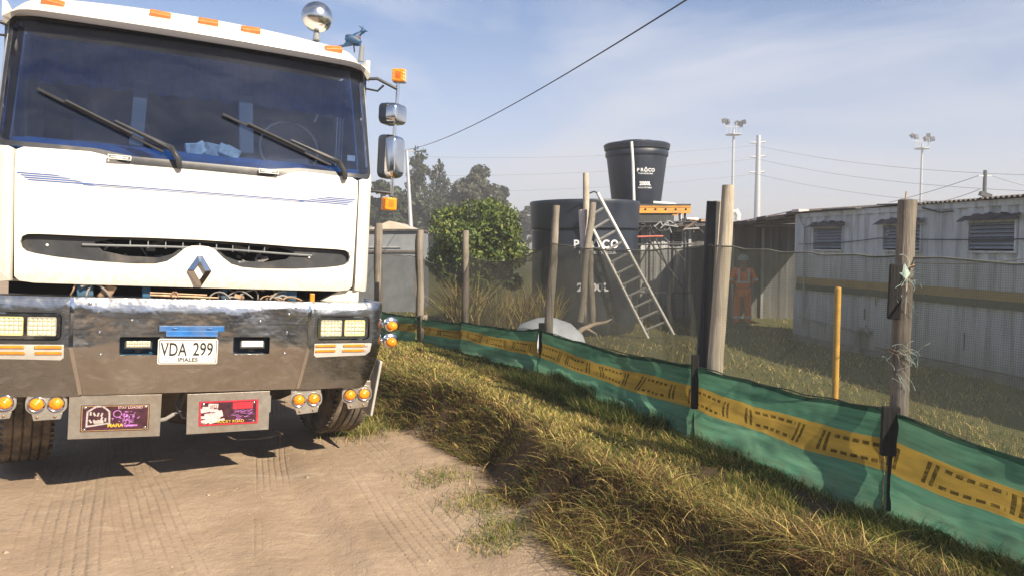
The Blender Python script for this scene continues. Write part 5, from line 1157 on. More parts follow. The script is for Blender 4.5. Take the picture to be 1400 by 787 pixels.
for c, w in WINS:
    fr = quadbox(quadbox(quadbox(quadbox(MB(), c - w / 2 - .03, c - w / 2, 1.485, 1.96, -0.04, 0.03), c + w / 2, c + w / 2 + .03, 1.485, 1.96, -0.04, 0.03), c - w / 2, c + w / 2, 1.485, 1.515, -0.04, 0.034), c - w / 2, c + w / 2, 1.93, 1.96, -0.04, 0.034)
    wi = fr.build('window', M['wall_cont'], cont, world=True)
    quadbox(MB(), c - w / 2, c + w / 2, 1.515, 1.93, -0.30, -0.28).build('dark_opening', M['dark'], wi, world=False) if False else None
    ob = quadbox(MB(), c - w / 2, c + w / 2, 1.515, 1.93, -0.10, -0.09); ob.v = [tuple(ROOTM[cont.name].inverted() @ Vector(p)) for p in ob.v]; ob.build('backing', M['dark'], wi)
    for k in range(7):
        z = 1.545 + k * 0.058; vs = [wp(t, zz, o) for zz, o in ((z, 0.018), (z + 0.045, -0.03)) for t in (c - w / 2 + .004, c + w / 2 - .004)]
        vs = [tuple(ROOTM[cont.name].inverted() @ v) for v in vs]; vs2 = [(v[0], v[1], v[2] + 0.006) for v in vs]
        MB().add(vs + vs2, [(0, 1, 3, 2), (4, 5, 7, 6), (0, 1, 5, 4), (2, 3, 7, 6), (0, 2, 6, 4), (1, 3, 7, 5)]).build('louvre', M['louver'], wi)
    # awning with scalloped front edge
    n = 24; b = MB(); vs = []
    for i in range(n + 1):
        t = c - w / 2 - 0.10 + (w + 0.20) * i / n; e = 0.012 * math.sin(i * 1.05 + c) + 0.007 * math.sin(i * 2.6)
        vs += [wp(t, 2.035 + e + 0.03 * math.sin(PI * i / n), 0.02), wp(t, 1.955 + e * 0.5 + 0.02 * math.sin(PI * i / n), 0.16), wp(t, 1.945 + e * 0.5 + 0.02 * math.sin(PI * i / n), 0.16)]
    fs = []
    for i in range(n): fs += [(3 * i, 3 * i + 1, 3 * i + 4, 3 * i + 3), (3 * i + 1, 3 * i + 2, 3 * i + 5, 3 * i + 4)]
    b.add(vs, fs).build('awning', M['roof_dark'], cont, world=True)
# downpipe, conduit, bent pipe
MB().tube([wp(5.30, 2.2, 0.05), wp(5.22, 2.08, 0.06), wp(5.10, 1.95, 0.05), wp(5.08, 0.0, 0.05)], 0.018, 8).build('downpipe', M['wall_hut'], cont, world=True, smooth=60)
MB().tube([wp(5.2, 0.13, 0.05), wp(4.0, 0.06, 0.05), wp(3.2, 0.03, 0.05)], 0.018, 6).build('conduit', M['wall_hut'], cont, world=True, smooth=60)
MB().tube([wp(3.30, -0.35, 0.10), wp(3.30, 0.0, 0.10), wp(3.25, 0.07, 0.10), wp(3.10, 0.09, 0.10), wp(3.02, 0.03, 0.08)], 0.055, 10).build('bent_pipe', M['concrete'], cont, world=True, smooth=60)
MB().tube([wp(2.9, -0.20, 0.05), wp(0.5, -0.22, 0.05), wp(-2, -0.22, 0.05)], 0.014, 6).build('conduit', M['wall_dark'], cont, world=True, smooth=60)
random.seed(41)
for i in range(10):
    t = random.uniform(-1.5, 5); z = random.uniform(-0.15, 0.55); quadbox(MB(), t, t + random.uniform(.015, .03), z, z + random.uniform(0.06, .28), 0.004, 0.010).build('rust_scar', M['roof_dark'], cont, world=True)
# corrugated roof sheets lying on top, with loose boards
random.seed(43)
def roof_sheet(t0, t1, z, over, tiltz=0.0, mat='roof_dark', per=0.09, wav=0.018):
    n = int((t1 - t0) / per * 6); b = MB(); vs = []; fs = []
    for i in range(n + 1):
        t = t0 + (t1 - t0) * i / n; w = wav * math.sin(2 * PI * (t / per))
        vs += [wp(t, z + w + tiltz * (t - t0), over), wp(t, z + w + 0.10 + tiltz * (t - t0), -2.5), wp(t, z + w - 0.006 + tiltz * (t - t0), over)]
    for i in range(n): fs += [(3 * i, 3 * i + 1, 3 * i + 4, 3 * i + 3), (3 * i, 3 * i + 2, 3 * i + 5, 3 * i + 3)]
    b.add(vs, fs).build('roof_sheet', M[mat], cont, world=True)
for t0, t1, z, ov in ((-5.4, -3.3, 2.275, 0.10), (-3.4, -1.3, 2.285, 0.14), (-1.4, 0.7, 2.275, 0.13), (0.6, 1.9, 2.27, 0.08)): roof_sheet(t0, t1, z, ov)
for i, (t0, t1, z, ov, dz) in enumerate(((1.9, 2.9, 2.265, 0.10, 0.03), (2.6, 3.9, 2.27, 0.02, -0.02), (3.4, 4.4, 2.258, 0.15, 0.015), (4.2, 5.6, 2.262, 0.10, 0.0))):
    vs = [wp(t, zz + (dz if k else 0), o) for zz in (z, z + 0.018) for o in (-1.5, ov) for k, t in enumerate((t0, t1))]
    MB().add(vs, [(0, 1, 3, 2), (4, 6, 7, 5), (0, 4, 5, 1), (2, 3, 7, 6), (0, 2, 6, 4), (1, 5, 7, 3)]).build('roof_board', M['roof_dark' if i % 2 else 'wall_dark'], cont, world=True)
MB().box(wp(5.25, 2.30, 0.06), (0.25, 0.22, 0.05), rot=(0, 0, 0.3)).build('roof_debris', M['pvc_pink'], cont, world=True)
MB().tube([wp(1.9, 2.20, 0.03), wp(1.5, 2.11, 0.05), wp(1.25, 2.12, 0.04)], 0.012, 6).build('loose_flashing', M['roof_dark'], cont, world=True)

# dark lean-to between the container and the hut
lt = thing('lean_to', 'dark sagging lean-to roof joining the container building and the hut', 'roof', (5.6, 17.0, 2.1))
n = 10
for i in range(n):
    a, c = i / n, (i + 1) / n
    e0, e1 = Vector((5.08, 19.6, 2.06)), Vector((5.86, 15.55, 2.29))
    p, q = e0.lerp(e1, a), e0.lerp(e1, c); z_ = 0.03 * math.sin(i * 2.3)
    vs = [p + Vector((0, 0, z_)), q + Vector((0, 0, z_)), q + Vector((3.2, 0.6, 0.25)), p + Vector((3.2, 0.6, 0.25))]; vs = vs + [v + Vector((0, 0, -0.07)) for v in vs]
    MB().add(vs, [(0, 1, 2, 3), (7, 6, 5, 4), (0, 4, 5, 1), (1, 5, 6, 2), (2, 6, 7, 3), (3, 7, 4, 0)]).build('roof_sheet', M['roof_dark'], lt, world=True)
MB().tube([(5.15, 19.4, 2.13), (5.5, 18.0, 2.17), (5.95, 15.6, 2.33)], 0.012, 5).build('roof_batten', M['pvc_pink'], lt, world=True)
MB().box((5.35, 18.6, 2.16), (0.5, 0.25, 0.02), rot=(0, .1, .5)).build('roof_debris', M['pvc_white'], lt, world=True)
p = at(1004, 296, 19.8)
MB().tube([p + Vector((-0.12, 0, -0.1)), p + Vector((-.12, 0, 0.10)), p + Vector((-0.06, 0, 0.17)), p + Vector((0.03, 0, 0.15)), p + Vector((0.10, 0, 0.03)), p + Vector((0.08, 0, -0.1))], 0.075, 10).build('elbow_pipe', M['pvc_white'], lt, world=True, smooth=60)
# hut behind
hut = thing('hut', 'low grey sheet metal hut with a small dark window behind the net', 'hut', (5.5, 20.0, -0.4))
def hp(t, z, out=0.0): return Vector((t, 20.2 - out, z))
hw_ = [(4.22, 4.55, 1.55, 1.95)]
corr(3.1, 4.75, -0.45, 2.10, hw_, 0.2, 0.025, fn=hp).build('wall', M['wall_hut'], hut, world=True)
corr(4.75, 9.5, -0.45, 2.10, (), 0.45, 0.02, fn=hp).build('wall', M['wall_dark'], hut, world=True)  # wall under the lean-to: its shade is put into the darker sheet colour
MB().box((4.385, 20.30, 1.75), (0.33, 0.04, 0.40)).build('window', M['dark'], hut, world=True)
for k in range(5): MB().box((4.385, 20.19, 1.60 + k * 0.075), (0.33, 0.02, 0.02)).build('window_bar', M['wall_dark'], hut, world=True)
for x in (4.75, 5.9, 6.7): MB().box((x, 20.17, 0.8), (0.07, 0.05, 2.5)).build('upright', M['wall_hut'], hut, world=True)
b = MB(); b.box((6.3, 21.4, 2.18), (6.4, 3.2, 0.05), rot=(0.04, 0, 0)); b.build('roof', M['roof_dark'], hut, world=True)
MB().box((6.3, 22.9, 0.8), (6.4, 0.05, 2.6)).build('wall', M['wall_hut'], hut, world=True)
random.seed(51)
for i in range(14):
    x = random.uniform(3.2, 5.4); MB().box((x, 19.9 + random.uniform(-.1, .4), 2.19 + random.uniform(0, .05)), (random.uniform(.25, .8), 0.3, random.uniform(0.015, .04)), rot=(random.uniform(-.1, .1), random.uniform(-.15, .15), random.uniform(-.5, .5))).build('roof_debris', M[random.choice(['roof_dark', 'wall_dark', 'rust_brass'])], hut, world=True)
p = at(945, 304, 26); wb = thing('water_box', 'small white tank on the roofs beyond the fence post', 'tank', (p.x, 26, p.z - 0.3)); MB().box((0, 0, 0.28), (0.42, 0.4, 0.34)).build('shell', M['pvc_white'], wb, bevel=0.03); MB().box((0, 0, 0.0), (0.5, 0.5, 0.25)).build('plinth', M['concrete'], wb)
MB().box((0, 0, -1.2), (2.5, 2.5, 2.2)).build('block', M['wall_dark'], wb)

# person in orange overalls, seen from behind
pz = -0.37; per = thing('person', 'person in orange overalls with reflective bands and a pale helmet seen from behind', 'person', (5.52, 18.0, h1(5.52, 18.0)), (0, 0, rad(-8)))
def skinned(name, verts, edges, radii, mat, parent, sub=2, root=0):
    me = bpy.data.meshes.new(name); me.from_pydata(verts, edges, []); me.materials.append(mat); o = bpy.data.objects.new(name, me); finish(o, name, parent)
    sk = o.modifiers.new('skin', 'SKIN'); sk.use_smooth_shade = True
    if not me.skin_vertices: 
        bm = bmesh.new(); bm.from_mesh(me); bm.verts.layers.skin.verify(); bm.to_mesh(me); bm.free()
    for i, r in enumerate(radii): me.skin_vertices[0].data[i].radius = (r, r) if not isinstance(r, tuple) else r; me.skin_vertices[0].data[i].use_root = (i == root)
    ss = o.modifiers.new('subsurf', 'SUBSURF'); ss.levels = sub; ss.render_levels = sub; return o
# facing +y, hands held in front of the belly
V_ = []; E_ = []; R_ = []
def vtx(p, r, parent=None):
    V_.append(p); R_.append(r)
    if parent is not None: E_.append((parent, len(V_) - 1))
    return len(V_) - 1
pel = vtx((0, 0, 0.95), (0.13, 0.10)); wa = vtx((0, 0, 1.12), (0.12, 0.09), pel); ch = vtx((0, -0.01, 1.32), (0.15, 0.10), wa); nk = vtx((0, 0.0, 1.47), 0.055, ch); hd0 = vtx((0, 0.015, 1.54), 0.07, nk); hd1 = vtx((0, 0.015, 1.62), 0.088, hd0); hd2 = vtx((0, 0.01, 1.69), 0.06, hd1); vtx((0, 0.10, 1.60), 0.014, hd1)
for s in (-1, 1):
    sh = vtx((s * 0.17, -0.01, 1.40), 0.062, ch); el = vtx((s * 0.27, -0.03, 1.13), 0.045, sh); wr = vtx((s * 0.10, 0.17, 1.05), 0.030, el); pa = vtx((s * 0.05, 0.22, 1.04), 0.032, wr)
    for k in range(4): f1 = vtx((s * 0.02 - s * 0.01 * k, 0.245, 1.07 - k * 0.020), 0.010, pa); vtx((s * -0.01 - s * 0.01 * k, 0.25, 1.055 - k * 0.020), 0.008, f1)
    th = vtx((s * 0.045, 0.25, 1.085), 0.010, pa)
    hp_ = vtx((s * 0.09, 0, 0.88), 0.085, pel); kn = vtx((s * 0.11, 0.01, 0.48), 0.058, hp_); an = vtx((s * 0.12, 0, 0.09), 0.042, kn); vtx((s * 0.13, 0.13, 0.04), 0.035, an)
    vtx((s * 0.088, 0.01, 1.60), 0.014, hd1)
skinned('body', V_, E_, R_, M['skin'], per)
skinned('jacket', [(0, 0, 0.90), (0, 0, 1.10), (0, -0.01, 1.30), (0, 0, 1.42), (0.185, -0.01, 1.39), (0.28, -0.03, 1.13), (0.14, 0.13, 1.06), (-0.185, -0.01, 1.39), (-0.28, -0.03, 1.13), (-0.14, 0.13, 1.06)],
        [(0, 1), (1, 2), (2, 3), (2, 4), (4, 5), (5, 6), (2, 7), (7, 8), (8, 9)], [(0.19, 0.14), (0.165, 0.13), (0.19, 0.135), (0.09, 0.08), 0.085, 0.070, 0.055, 0.085, 0.070, 0.055], M['hivis'], per)
skinned('trousers', [(0, 0, 0.92), (0.10, 0, 0.86), (0.125, 0.01, 0.48), (0.135, 0, 0.12), (-0.10, 0, 0.86), (-0.125, 0.01, 0.48), (-0.135, 0, 0.12)], [(0, 1), (1, 2), (2, 3), (0, 4), (4, 5), (5, 6)], [(0.15, 0.12), 0.11, 0.088, 0.082, 0.11, 0.088, 0.082], M['hivis'], per)
MB().lathe([(0.135, 1.63), (0.130, 1.645), (0.118, 1.70), (0.085, 1.745), (0.03, 1.765), (0, 1.767)], 20).build('helmet', M['helmet'], per, smooth=60)
for s in (-1, 1):
    MB().lathe([(0.092, 0.24), (0.093, 0.30)], 16, Matrix.Translation((s * 0.13, 0.005, 0))).build('leg_band', M['reflective'], per, smooth=60)
    MB().tube([(s * 0.12, -0.145, 1.41), (s * 0.11, -0.155, 1.25), (s * 0.11, -0.145, 1.12)], 0.026, 6).build('brace_band', M['reflective'], per, smooth=60)
    MB().tube([(s * 0.265, -0.025, 1.19), (s * 0.275, -0.027, 1.14)], 0.076, 12).build('sleeve_band', M['reflective'], per, smooth=60)
    MB().box((s * 0.135, 0.04, 0.05), (0.10, 0.27, 0.10)).build('boot', M['boot'], per, bevel=0.03)
MB().lathe([(1.0, 1.085), (1.0, 1.135)], 24, Matrix.Scale(0.183, 4, (1, 0, 0)) @ Matrix.Scale(0.145, 4, (0, 1, 0))).build('waist_band', M['reflective'], per, smooth=60)

# ------------------------------------------------------------------ tanks, platform, ladder, timbers
def wraptext(mb, txt, R, z, size, ang, sx=1.0, bold=0.0):
    vs, fs = text_geo(txt, size, 0.002, sx, bold); mb.add([((R(z + y) + 0.004 + w) * math.sin(ang + x / R(z)), -(R(z + y) + 0.004 + w) * math.cos(ang + x / R(z)), z + y) for x, y, w in vs], fs)
LT = Vector((1.68, 17.5, -0.37)); tk = thing('water_tank', 'very large black plastic water tank on the ground behind the net and ladder', 'tank', LT)
Ht = 2.585 + 0.37; RT = 1.26
def RL(z): return RT - 0.05 + 0.0 * z if z < Ht - 0.62 else RT
MB().lathe([(0.0, 0.0), (1.12, 0.0), (1.16, 0.04), (RT - 0.05, 0.3), (RT - 0.045, Ht - 0.68), (RT - 0.09, Ht - 0.665), (RT - 0.09, Ht - 0.635), (RT - 0.02, Ht - 0.61), (RT, Ht - 0.10), (RT + 0.015, Ht - 0.05), (RT, Ht), (RT - 0.08, Ht + 0.01), (0.25, Ht + 0.06), (0.0, Ht + 0.06)], 64).build('shell', M['tank'], tk, smooth=35)
b = MB(); 
for k, c in enumerate(('P', 'R', '', 'C', 'O')):
    if c: wraptext(b, c, RL, 1.98, 0.25, 0.115 + (k - 2) * 0.178, 1.0, 0.006)
wraptext(b, 'TANQUES DE AGUA', RL, 1.80, 0.085, 0.15, 1.1, 0.001); b2 = MB(); wraptext(b2, '2000L', RL, 1.05, 0.25, 0.07, 1.15, 0.008); b2.build('capacity_lettering', M['ink_white'], tk)
def drop(R, z, ang, h):
    o = [];
    for q in range(24):
        t = 2 * PI * q / 24; x = 0.36 * h * math.sin(t) * (1 if math.cos(t) < 0 else (1 - 0.9 * math.cos(t) ** 0.8)); y = -0.5 * h * 0 + (0.36 * h * math.cos(t) if math.cos(t) < 0 else 0.85 * h * math.cos(t)); o.append((x, y))
    vs = []
    for k in (1.0, 0.55):
        for x, y in o: vs.append(((R(z) + 0.006) * math.sin(ang + x * k / R(z)), -(R(z) + 0.006) * math.cos(ang + x * k / R(z)), z + y * k))
    return vs, [(i, (i + 1) % 24, 24 + (i + 1) % 24, 24 + i) for i in range(24)]
b.add(*drop(RL, 1.97, 0.115, 0.24)); b.build('lettering', M['ink_white'], tk)
UT = Vector((3.20, 19.5, 2.62)); ut = thing('water_tank', 'black water tank with white pipe raised on the orange platform', 'tank', UT)
Hu = 1.60
def RU(z): return 0.625 + 0.145 * z / 1.25
MB().lathe([(0.0, 0.0), (0.60, 0.0), (0.625, 0.05), (RU(1.20), 1.20), (0.785, 1.22), (0.80, 1.25), (0.80, 1.34), (0.785, 1.37), (0.825, 1.40), (0.835, 1.47), (0.845, 1.50), (0.845, 1.525), (0.80, 1.555), (0.45, 1.60), (0.44, 1.625), (0.0, 1.635)], 64).build('shell', M['tank'], ut, smooth=35)
b = MB(); t0 = 0.16
for k, c in enumerate(('P', 'R', '', 'C', 'O')):
    if c: wraptext(b, c, RU, 0.83, 0.115, t0 + (k - 2) * 0.135, 1.05, 0.004)
b.add(*drop(RU, 0.83, t0, 0.13)); wraptext(b, 'TANQUES', RU, 0.745, 0.045, t0, 1.9, 0.001); b2 = MB(); wraptext(b2, '2000L', RU, 0.50, 0.13, t0, 0.9, 0.006); wraptext(b2, 'AGUA POTABLE', RU, 0.40, 0.05, t0, 1.0, 0.001); b2.build('capacity_lettering', M['ink_white'], ut); b.build('lettering', M['ink_white'], ut)
a = -0.33; pts = [(RU(z) * 1.0 * math.sin(a) + (0.06 if z > 1.3 else 0.0) * math.sin(a), -(0.90), z) for z in (-0.3, 0.1, 1.0, 1.5)]
MB().tube(pts, 0.036, 10).build('overflow_pipe', M['pvc_white'], ut, smooth=60)
p0, p1, p2, p3 = [at(x, y, 19.0) - UT for x, y in ((893, 277), (920, 279), (929, 285), (930, 302))]
MB().tube([p0, p1, p1.lerp(p2, .6) + Vector((0.02, 0, 0.02)), p2, p3], 0.038, 8).build('outlet_pipe', M['pvc_white'], ut, smooth=60)
pf = thing('tank_platform', 'scaffold platform with orange beams carrying the raised tank', 'platform', (3.4, 19.5, -0.4))
zt = 2.56
for y in (18.75, 19.5, 20.25):
    b = MB().box((3.42, y, zt - 0.08), (2.0, 0.06, 0.17)).box((3.42, y, zt - 0.01), (2.0, 0.09, 0.03)).box((3.42, y, zt - 0.16), (2.0, 0.09, 0.03)); bm_ = b.build('beam', M['orange_beam'], pf, world=True)
    b = MB()
    for k in range(8): b.lathe([(0.0, 0), (0.028, 0), (0.028, 0.006), (0, 0.006)], 12, Matrix.Translation((2.55 + k * 0.25 - 3.4, y - 0.030 - 19.5, zt - 0.08 + 0.4)) @ Matrix.Rotation(rad(90), 4, 'X'))
    b.build('beam_holes', M['dark'], bm_)
MB().box((3.42, 19.5, zt + 0.03), (2.0, 1.6, 0.04)).build('deck', M['board_dark'], pf, world=True)
p = at(916, 297, 18.8); MB().box((p.x, 18.78, p.z - 0.02), (0.10, 0.05, 0.22)).build('bracket', M['orange_beam'], pf, world=True)
MB().box((3.50, 18.8, zt - 0.30), (0.95, 0.1, 0.24)).build('dark_beam', M['board_dark'], pf, world=True)
for x in (2.6, 3.42, 4.3):
    for y in (18.8, 20.2): MB().tube([(x, y, -0.42), (x, y, zt - 0.17)], 0.028, 8).build('scaffold_leg', M['scaffold'], pf, world=True)
for (xa, za), (xb, zb) in (((2.6, 0.0), (3.42, 1.6)), ((3.42, 1.7), (4.3, 0.5)), ((2.6, 1.4), (3.42, 2.2)), ((3.42, 2.2), (4.3, 1.2)), ((3.42, 2.1), (3.9, 1.0))): MB().tube([(xa, 18.78, za), (xb, 18.78, zb)], 0.02, 6).build('brace', M['scaffold'], pf, world=True)
for z in (0.4, 1.6, 2.15): MB().tube([(2.4, 18.74, z), (4.45, 18.74, z + 0.02)], 0.022, 6).build('cross_bar', M['scaffold'], pf, world=True)
r0, r1 = at(865, 324, 18.6), at(906, 323, 18.6); MB().tube([r0, r1], 0.022, 8).build('red_bar', M['red_bar'], pf, world=True)
random.seed(61)
for i in range(12): x = random.uniform(3.0, 4.5); MB().tube([(x, 18.6, 2.0 + random.uniform(-.1, .25)), (x + random.uniform(.1, .4), 18.6, 2.05 + random.uniform(-.1, .2)), (x + random.uniform(.2, .5), 18.65, 1.95 + random.uniform(-.1, .2))], random.uniform(.01, .022), 6).build('loose_rod', M[random.choice(['scaffold', 'wall_hut', 'rust_brass'])], pf, world=True)

# ladder
LA = at(886, 462, 15.95); LB = at(921, 457, 15.75); TA = at(797, 268, 16.1); TB_ = at(817, 264, 15.95)
ld = thing('ladder', 'tall aluminium step ladder leaning against the big water tank behind the net', 'ladder', (LA.x, LA.y, -0.37))
TA2 = at(800, 292, 16.1)
MB().tube([LA, TA2], 0.036, 8).build('rail', M['aluminium'], ld, world=True); MB().tube([LB, TB_], 0.036, 8).build('rail', M['aluminium'], ld, world=True)
MB().tube([TB_, at(812, 262, 16.0), at(799, 267, 16.0)], 0.018, 6).build('top_loop', M['scaffold'], ld, world=True)
NR = 10
lefts = [(803, 300), (811, 315), (819, 330), (828, 345), (838, 362), (846, 379), (854, 397), (862, 415), (870, 435), (878, 452)]
rights = [(838, 290), (845, 305), (852, 322), (859, 340), (868, 358), (877, 374), (886, 393), (895, 410), (905, 430), (914, 449)]
def onrail(P, Q, z): t = (z - P.z) / (Q.z - P.z); return P.lerp(Q, t)
for k in range(NR + 1):
    f = k / NR; zl = LA.z + 0.16 + (TA2.z - LA.z - 0.25) * f; zr = LB.z + 0.20 + (TA2.z - LA.z - 0.25) * f + 0.08
    a, c = onrail(LA, TA2, zl), onrail(LB, TB_, zr); d = (c - a)
    MB().tube([a, c], 0.028, 6).build('rung', M['aluminium'], ld, world=True)
    if k < 7:
        MB().tube([a + d * 0.2 + Vector((0, 0, -0.01)), onrail(LA, TA2, zl - 0.13)], 0.010, 5).build('rung_brace', M['aluminium'], ld, world=True); MB().tube([a + d * 0.8 + Vector((0, 0, -0.01)), onrail(LB, TB_, zr - 0.10)], 0.010, 5).build('rung_brace', M['aluminium'], ld, world=True)

# timbers and pipe leaning by the tank
def lean_pole(name, label, cat, top, bot, r, mat, Y=15.6, kink=0):
    a, b_ = at(*top, Y), at(*bot, Y - 0.2); a2 = b_.lerp(a, 1.0); r_ = thing(name, label, cat, (b_.x, b_.y, -0.37))
    pts = [b_.lerp(a, k / 8) + Vector((kink * math.sin(k * 1.1), 0, 0)) for k in range(9)]; MB().tube(pts, r, 8, rough=0.06).build('shaft', M[mat], r_, world=True, smooth=50)
lean_pole('timber_pole', 'tallest timber pole standing upright before the big tank', 'timber', (801, 237), (803, 445), 0.065, 'post_pale', 15.7)
lean_pole('timber_pole', 'timber pole leaning across the pale pipe before the big tank', 'timber', (810, 277), (793, 440), 0.070, 'post_wood', 15.4, 0.02)
lean_pole('timber_pole', 'short timber pole just right of the dusty pink pipe', 'timber', (806, 330), (810, 440), 0.065, 'post_wood', 15.5, 0.01)
lean_pole('plastic_pipe', 'dusty pink plastic pipe standing before the big tank', 'pipe', (795, 287), (803, 442), 0.062, 'pvc_pink', 15.6)

# upturned basin, dead branch
bc = at(747, 462, 9.5); g = h1(bc.x, 9.5)
bs = thing('basin', 'upturned pale fibreglass dome lid lying in the grass behind the net', 'dome lid', (bc.x, 9.5, g - 0.03))
zt_ = at(752, 431, 9.5).z - g
MB().lathe([(0.56, 0.0), (0.55, 0.04), (0.53, 0.06), (0.46, zt_ * 0.55), (0.31, zt_ * 0.85), (0.12, zt_ * 0.99), (0.0, zt_ * 1.02)], 40).build('shell', M['white_shell'], bs, smooth=60)
MB().lathe([(0.56, 0.0), (0.60, 0.0), (0.60, 0.03), (0.56, 0.035)], 40).build('rim', M['pvc_white'], bs, smooth=60)
br = thing('dead_branch', 'curved dead branch lying in the grass right of the pale dome lid', 'branch', (at(815, 450, 10).x, 10, -0.2))
MB().tube([at(783, 462, 9.4), at(795, 450, 9.6), at(812, 443, 9.9), at(828, 440, 10.2), at(836, 436, 10.4)], [0.035, 0.032, 0.026, 0.018, 0.008], 8, rough=0.1).build('stem', M['branch'], br, world=True, smooth=60)
MB().tube([at(800, 447, 9.7), at(815, 456, 9.7), at(818, 464, 9.7)], [0.018, 0.012, 0.006], 6).build('twig', M['branch'], br, world=True)

# cable from the near post to the right, and wires
def wire(name, label, pts, r, mat='wire', sag=0.0, n=24, cat='cable'):
    o = MB(); P = [Vector(p) for p in pts]; out = []
    for a, b_ in zip(P[:-1], P[1:]):
        for i in range(n + (b_ is P[-1])): t = i / n; out.append(a.lerp(b_, t) + Vector((0, 0, -sag * 4 * t * (1 - t))))
    m_ = o.tube(out, r, 5).build(name, M[mat], None); tag(m_, label, cat); return m_
wire('cable', 'black cable strung from the near fence post along the container wall', [(1.90, 3.66, 1.52), (3.3, 4.6, 1.55)], 0.004, sag=0.03)
wire('cable', 'thin cable running along the container wall below the louvred windows', [wp(5.3, 1.62, 0.04), wp(2.9, 1.72, 0.04), wp(-1, 1.70, 0.04)], 0.008, 'wire', 0.03)

# ------------------------------------------------------------------ trees and bushes
def crown(name, blobs, nleaf, size, cols, parent=None, mat='leaf', seed=1, world=True, shell=0.55, aspect=0.55, droopy=0.0, label=None):
    """leaf-sized faces spread through a set of ellipsoid clumps"""
    rg = np.random.default_rng(seed); bl = np.array(blobs, float); wts = (bl[:, 3] * bl[:, 4] * bl[:, 5]) ** 0.667; idx = rg.choice(len(bl), nleaf, p=wts / wts.sum())
    d = rg.normal(size=(nleaf, 3)); d /= np.linalg.norm(d, axis=1, keepdims=True); rr = (rg.random(nleaf) ** (1 / 3)) * (1 - shell) + shell * rg.random(nleaf) ** 0.25
    P = bl[idx, :3] + d * rr[:, None] * bl[idx, 3:6]
    nn = d + rg.normal(size=(nleaf, 3)) * 0.6; nn[:, 2] += 0.3; nn /= np.linalg.norm(nn, axis=1, keepdims=True)
    a = np.cross(nn, rg.normal(size=(nleaf, 3))); a[:, 2] -= droopy; a /= np.linalg.norm(a, axis=1, keepdims=True) + 1e-9; b_ = np.cross(nn, a)
    s = size * rg.uniform(0.6, 1.3, (nleaf, 1)); q = np.stack([P - a * s, P + b_ * s * aspect, P + a * s, P - b_ * s * aspect], 1).reshape(-1, 3)
    c = np.array(cols)[rg.integers(0, len(cols), nleaf)] * rg.uniform(0.7, 1.3, (nleaf, 1)) * (0.8 + 0.4 * rg.random(len(bl)))[idx][:, None]
    if parent is not None and world: q = q - np.array(parent.location[:])
    return mesh_np(name, q, np.arange(nleaf * 4), 4, M[mat], col=np.repeat(c, 4, 0), parent=parent)
def rblobs(c, R, n, br, seed, squash=0.8):
    rg = np.random.default_rng(seed); out = []
    for i in range(n):
        d = rg.normal(size=3); d /= np.linalg.norm(d); r = rg.random() ** 0.4; k = br * rg.uniform(0.6, 1.25); out.append((c[0] + d[0] * R[0] * r, c[1] + d[1] * R[1] * r, c[2] + d[2] * R[2] * r, k, k, k * squash))
    return out
def trunk(parent, base, top, r0, r1, limbs=5, seed=1, spread=0.8):
    rg = random.Random(seed); base, top = Vector(base), Vector(top); pts = [base.lerp(top, k / 6) + Vector((rg.uniform(-.1, .1) * r0 * 3, 0, 0)) for k in range(7)]
    b = MB().tube(pts, [r0 + (r1 - r0) * k / 6 for k in range(7)], 8)
    for i in range(limbs):
        p = base.lerp(top, 0.4 + 0.55 * i / max(1, limbs)); a = rg.uniform(0, 2 * PI); L_ = (top.z - base.z) * 0.35 * spread; q = p + Vector((math.cos(a) * L_, math.sin(a) * L_, L_ * 0.8)); b.tube([p, p.lerp(q, .5) + Vector((0, 0, -.05 * L_)), q], [r0 * .4, r0 * .3, r0 * .1], 6)
    b.build('trunk', M['bark'], parent, world=True, smooth=60)
GR1 = [(0.11, 0.155, 0.03), (0.16, 0.20, 0.045), (0.06, 0.095, 0.022), (0.22, 0.24, 0.06), (0.07, 0.11, 0.025)]
GR2 = [(0.045, 0.06, 0.03), (0.06, 0.075, 0.035), (0.035, 0.05, 0.028)]
GR3 = [(0.085, 0.095, 0.06), (0.11, 0.115, 0.07), (0.06, 0.07, 0.045)]
# green bush
bu = thing('bush', 'dense round green leafy bush growing behind the net left of the tanks', 'bush', (-0.78, 17.0, -0.37))
trunk(bu, (-0.78, 17.0, -0.4), (-0.7, 17.0, 1.6), 0.09, 0.04, 7, 3)
bl = rblobs((-0.78, 17.0, 1.50), (1.12, 0.95, 1.22), 80, 0.36, 5) + rblobs((-0.70, 17.0, 1.75), (0.8, 0.7, 0.80), 30, 0.34, 15)
crown('crown', bl, 34000, 0.050, GR1, bu, seed=6, droopy=0.6)
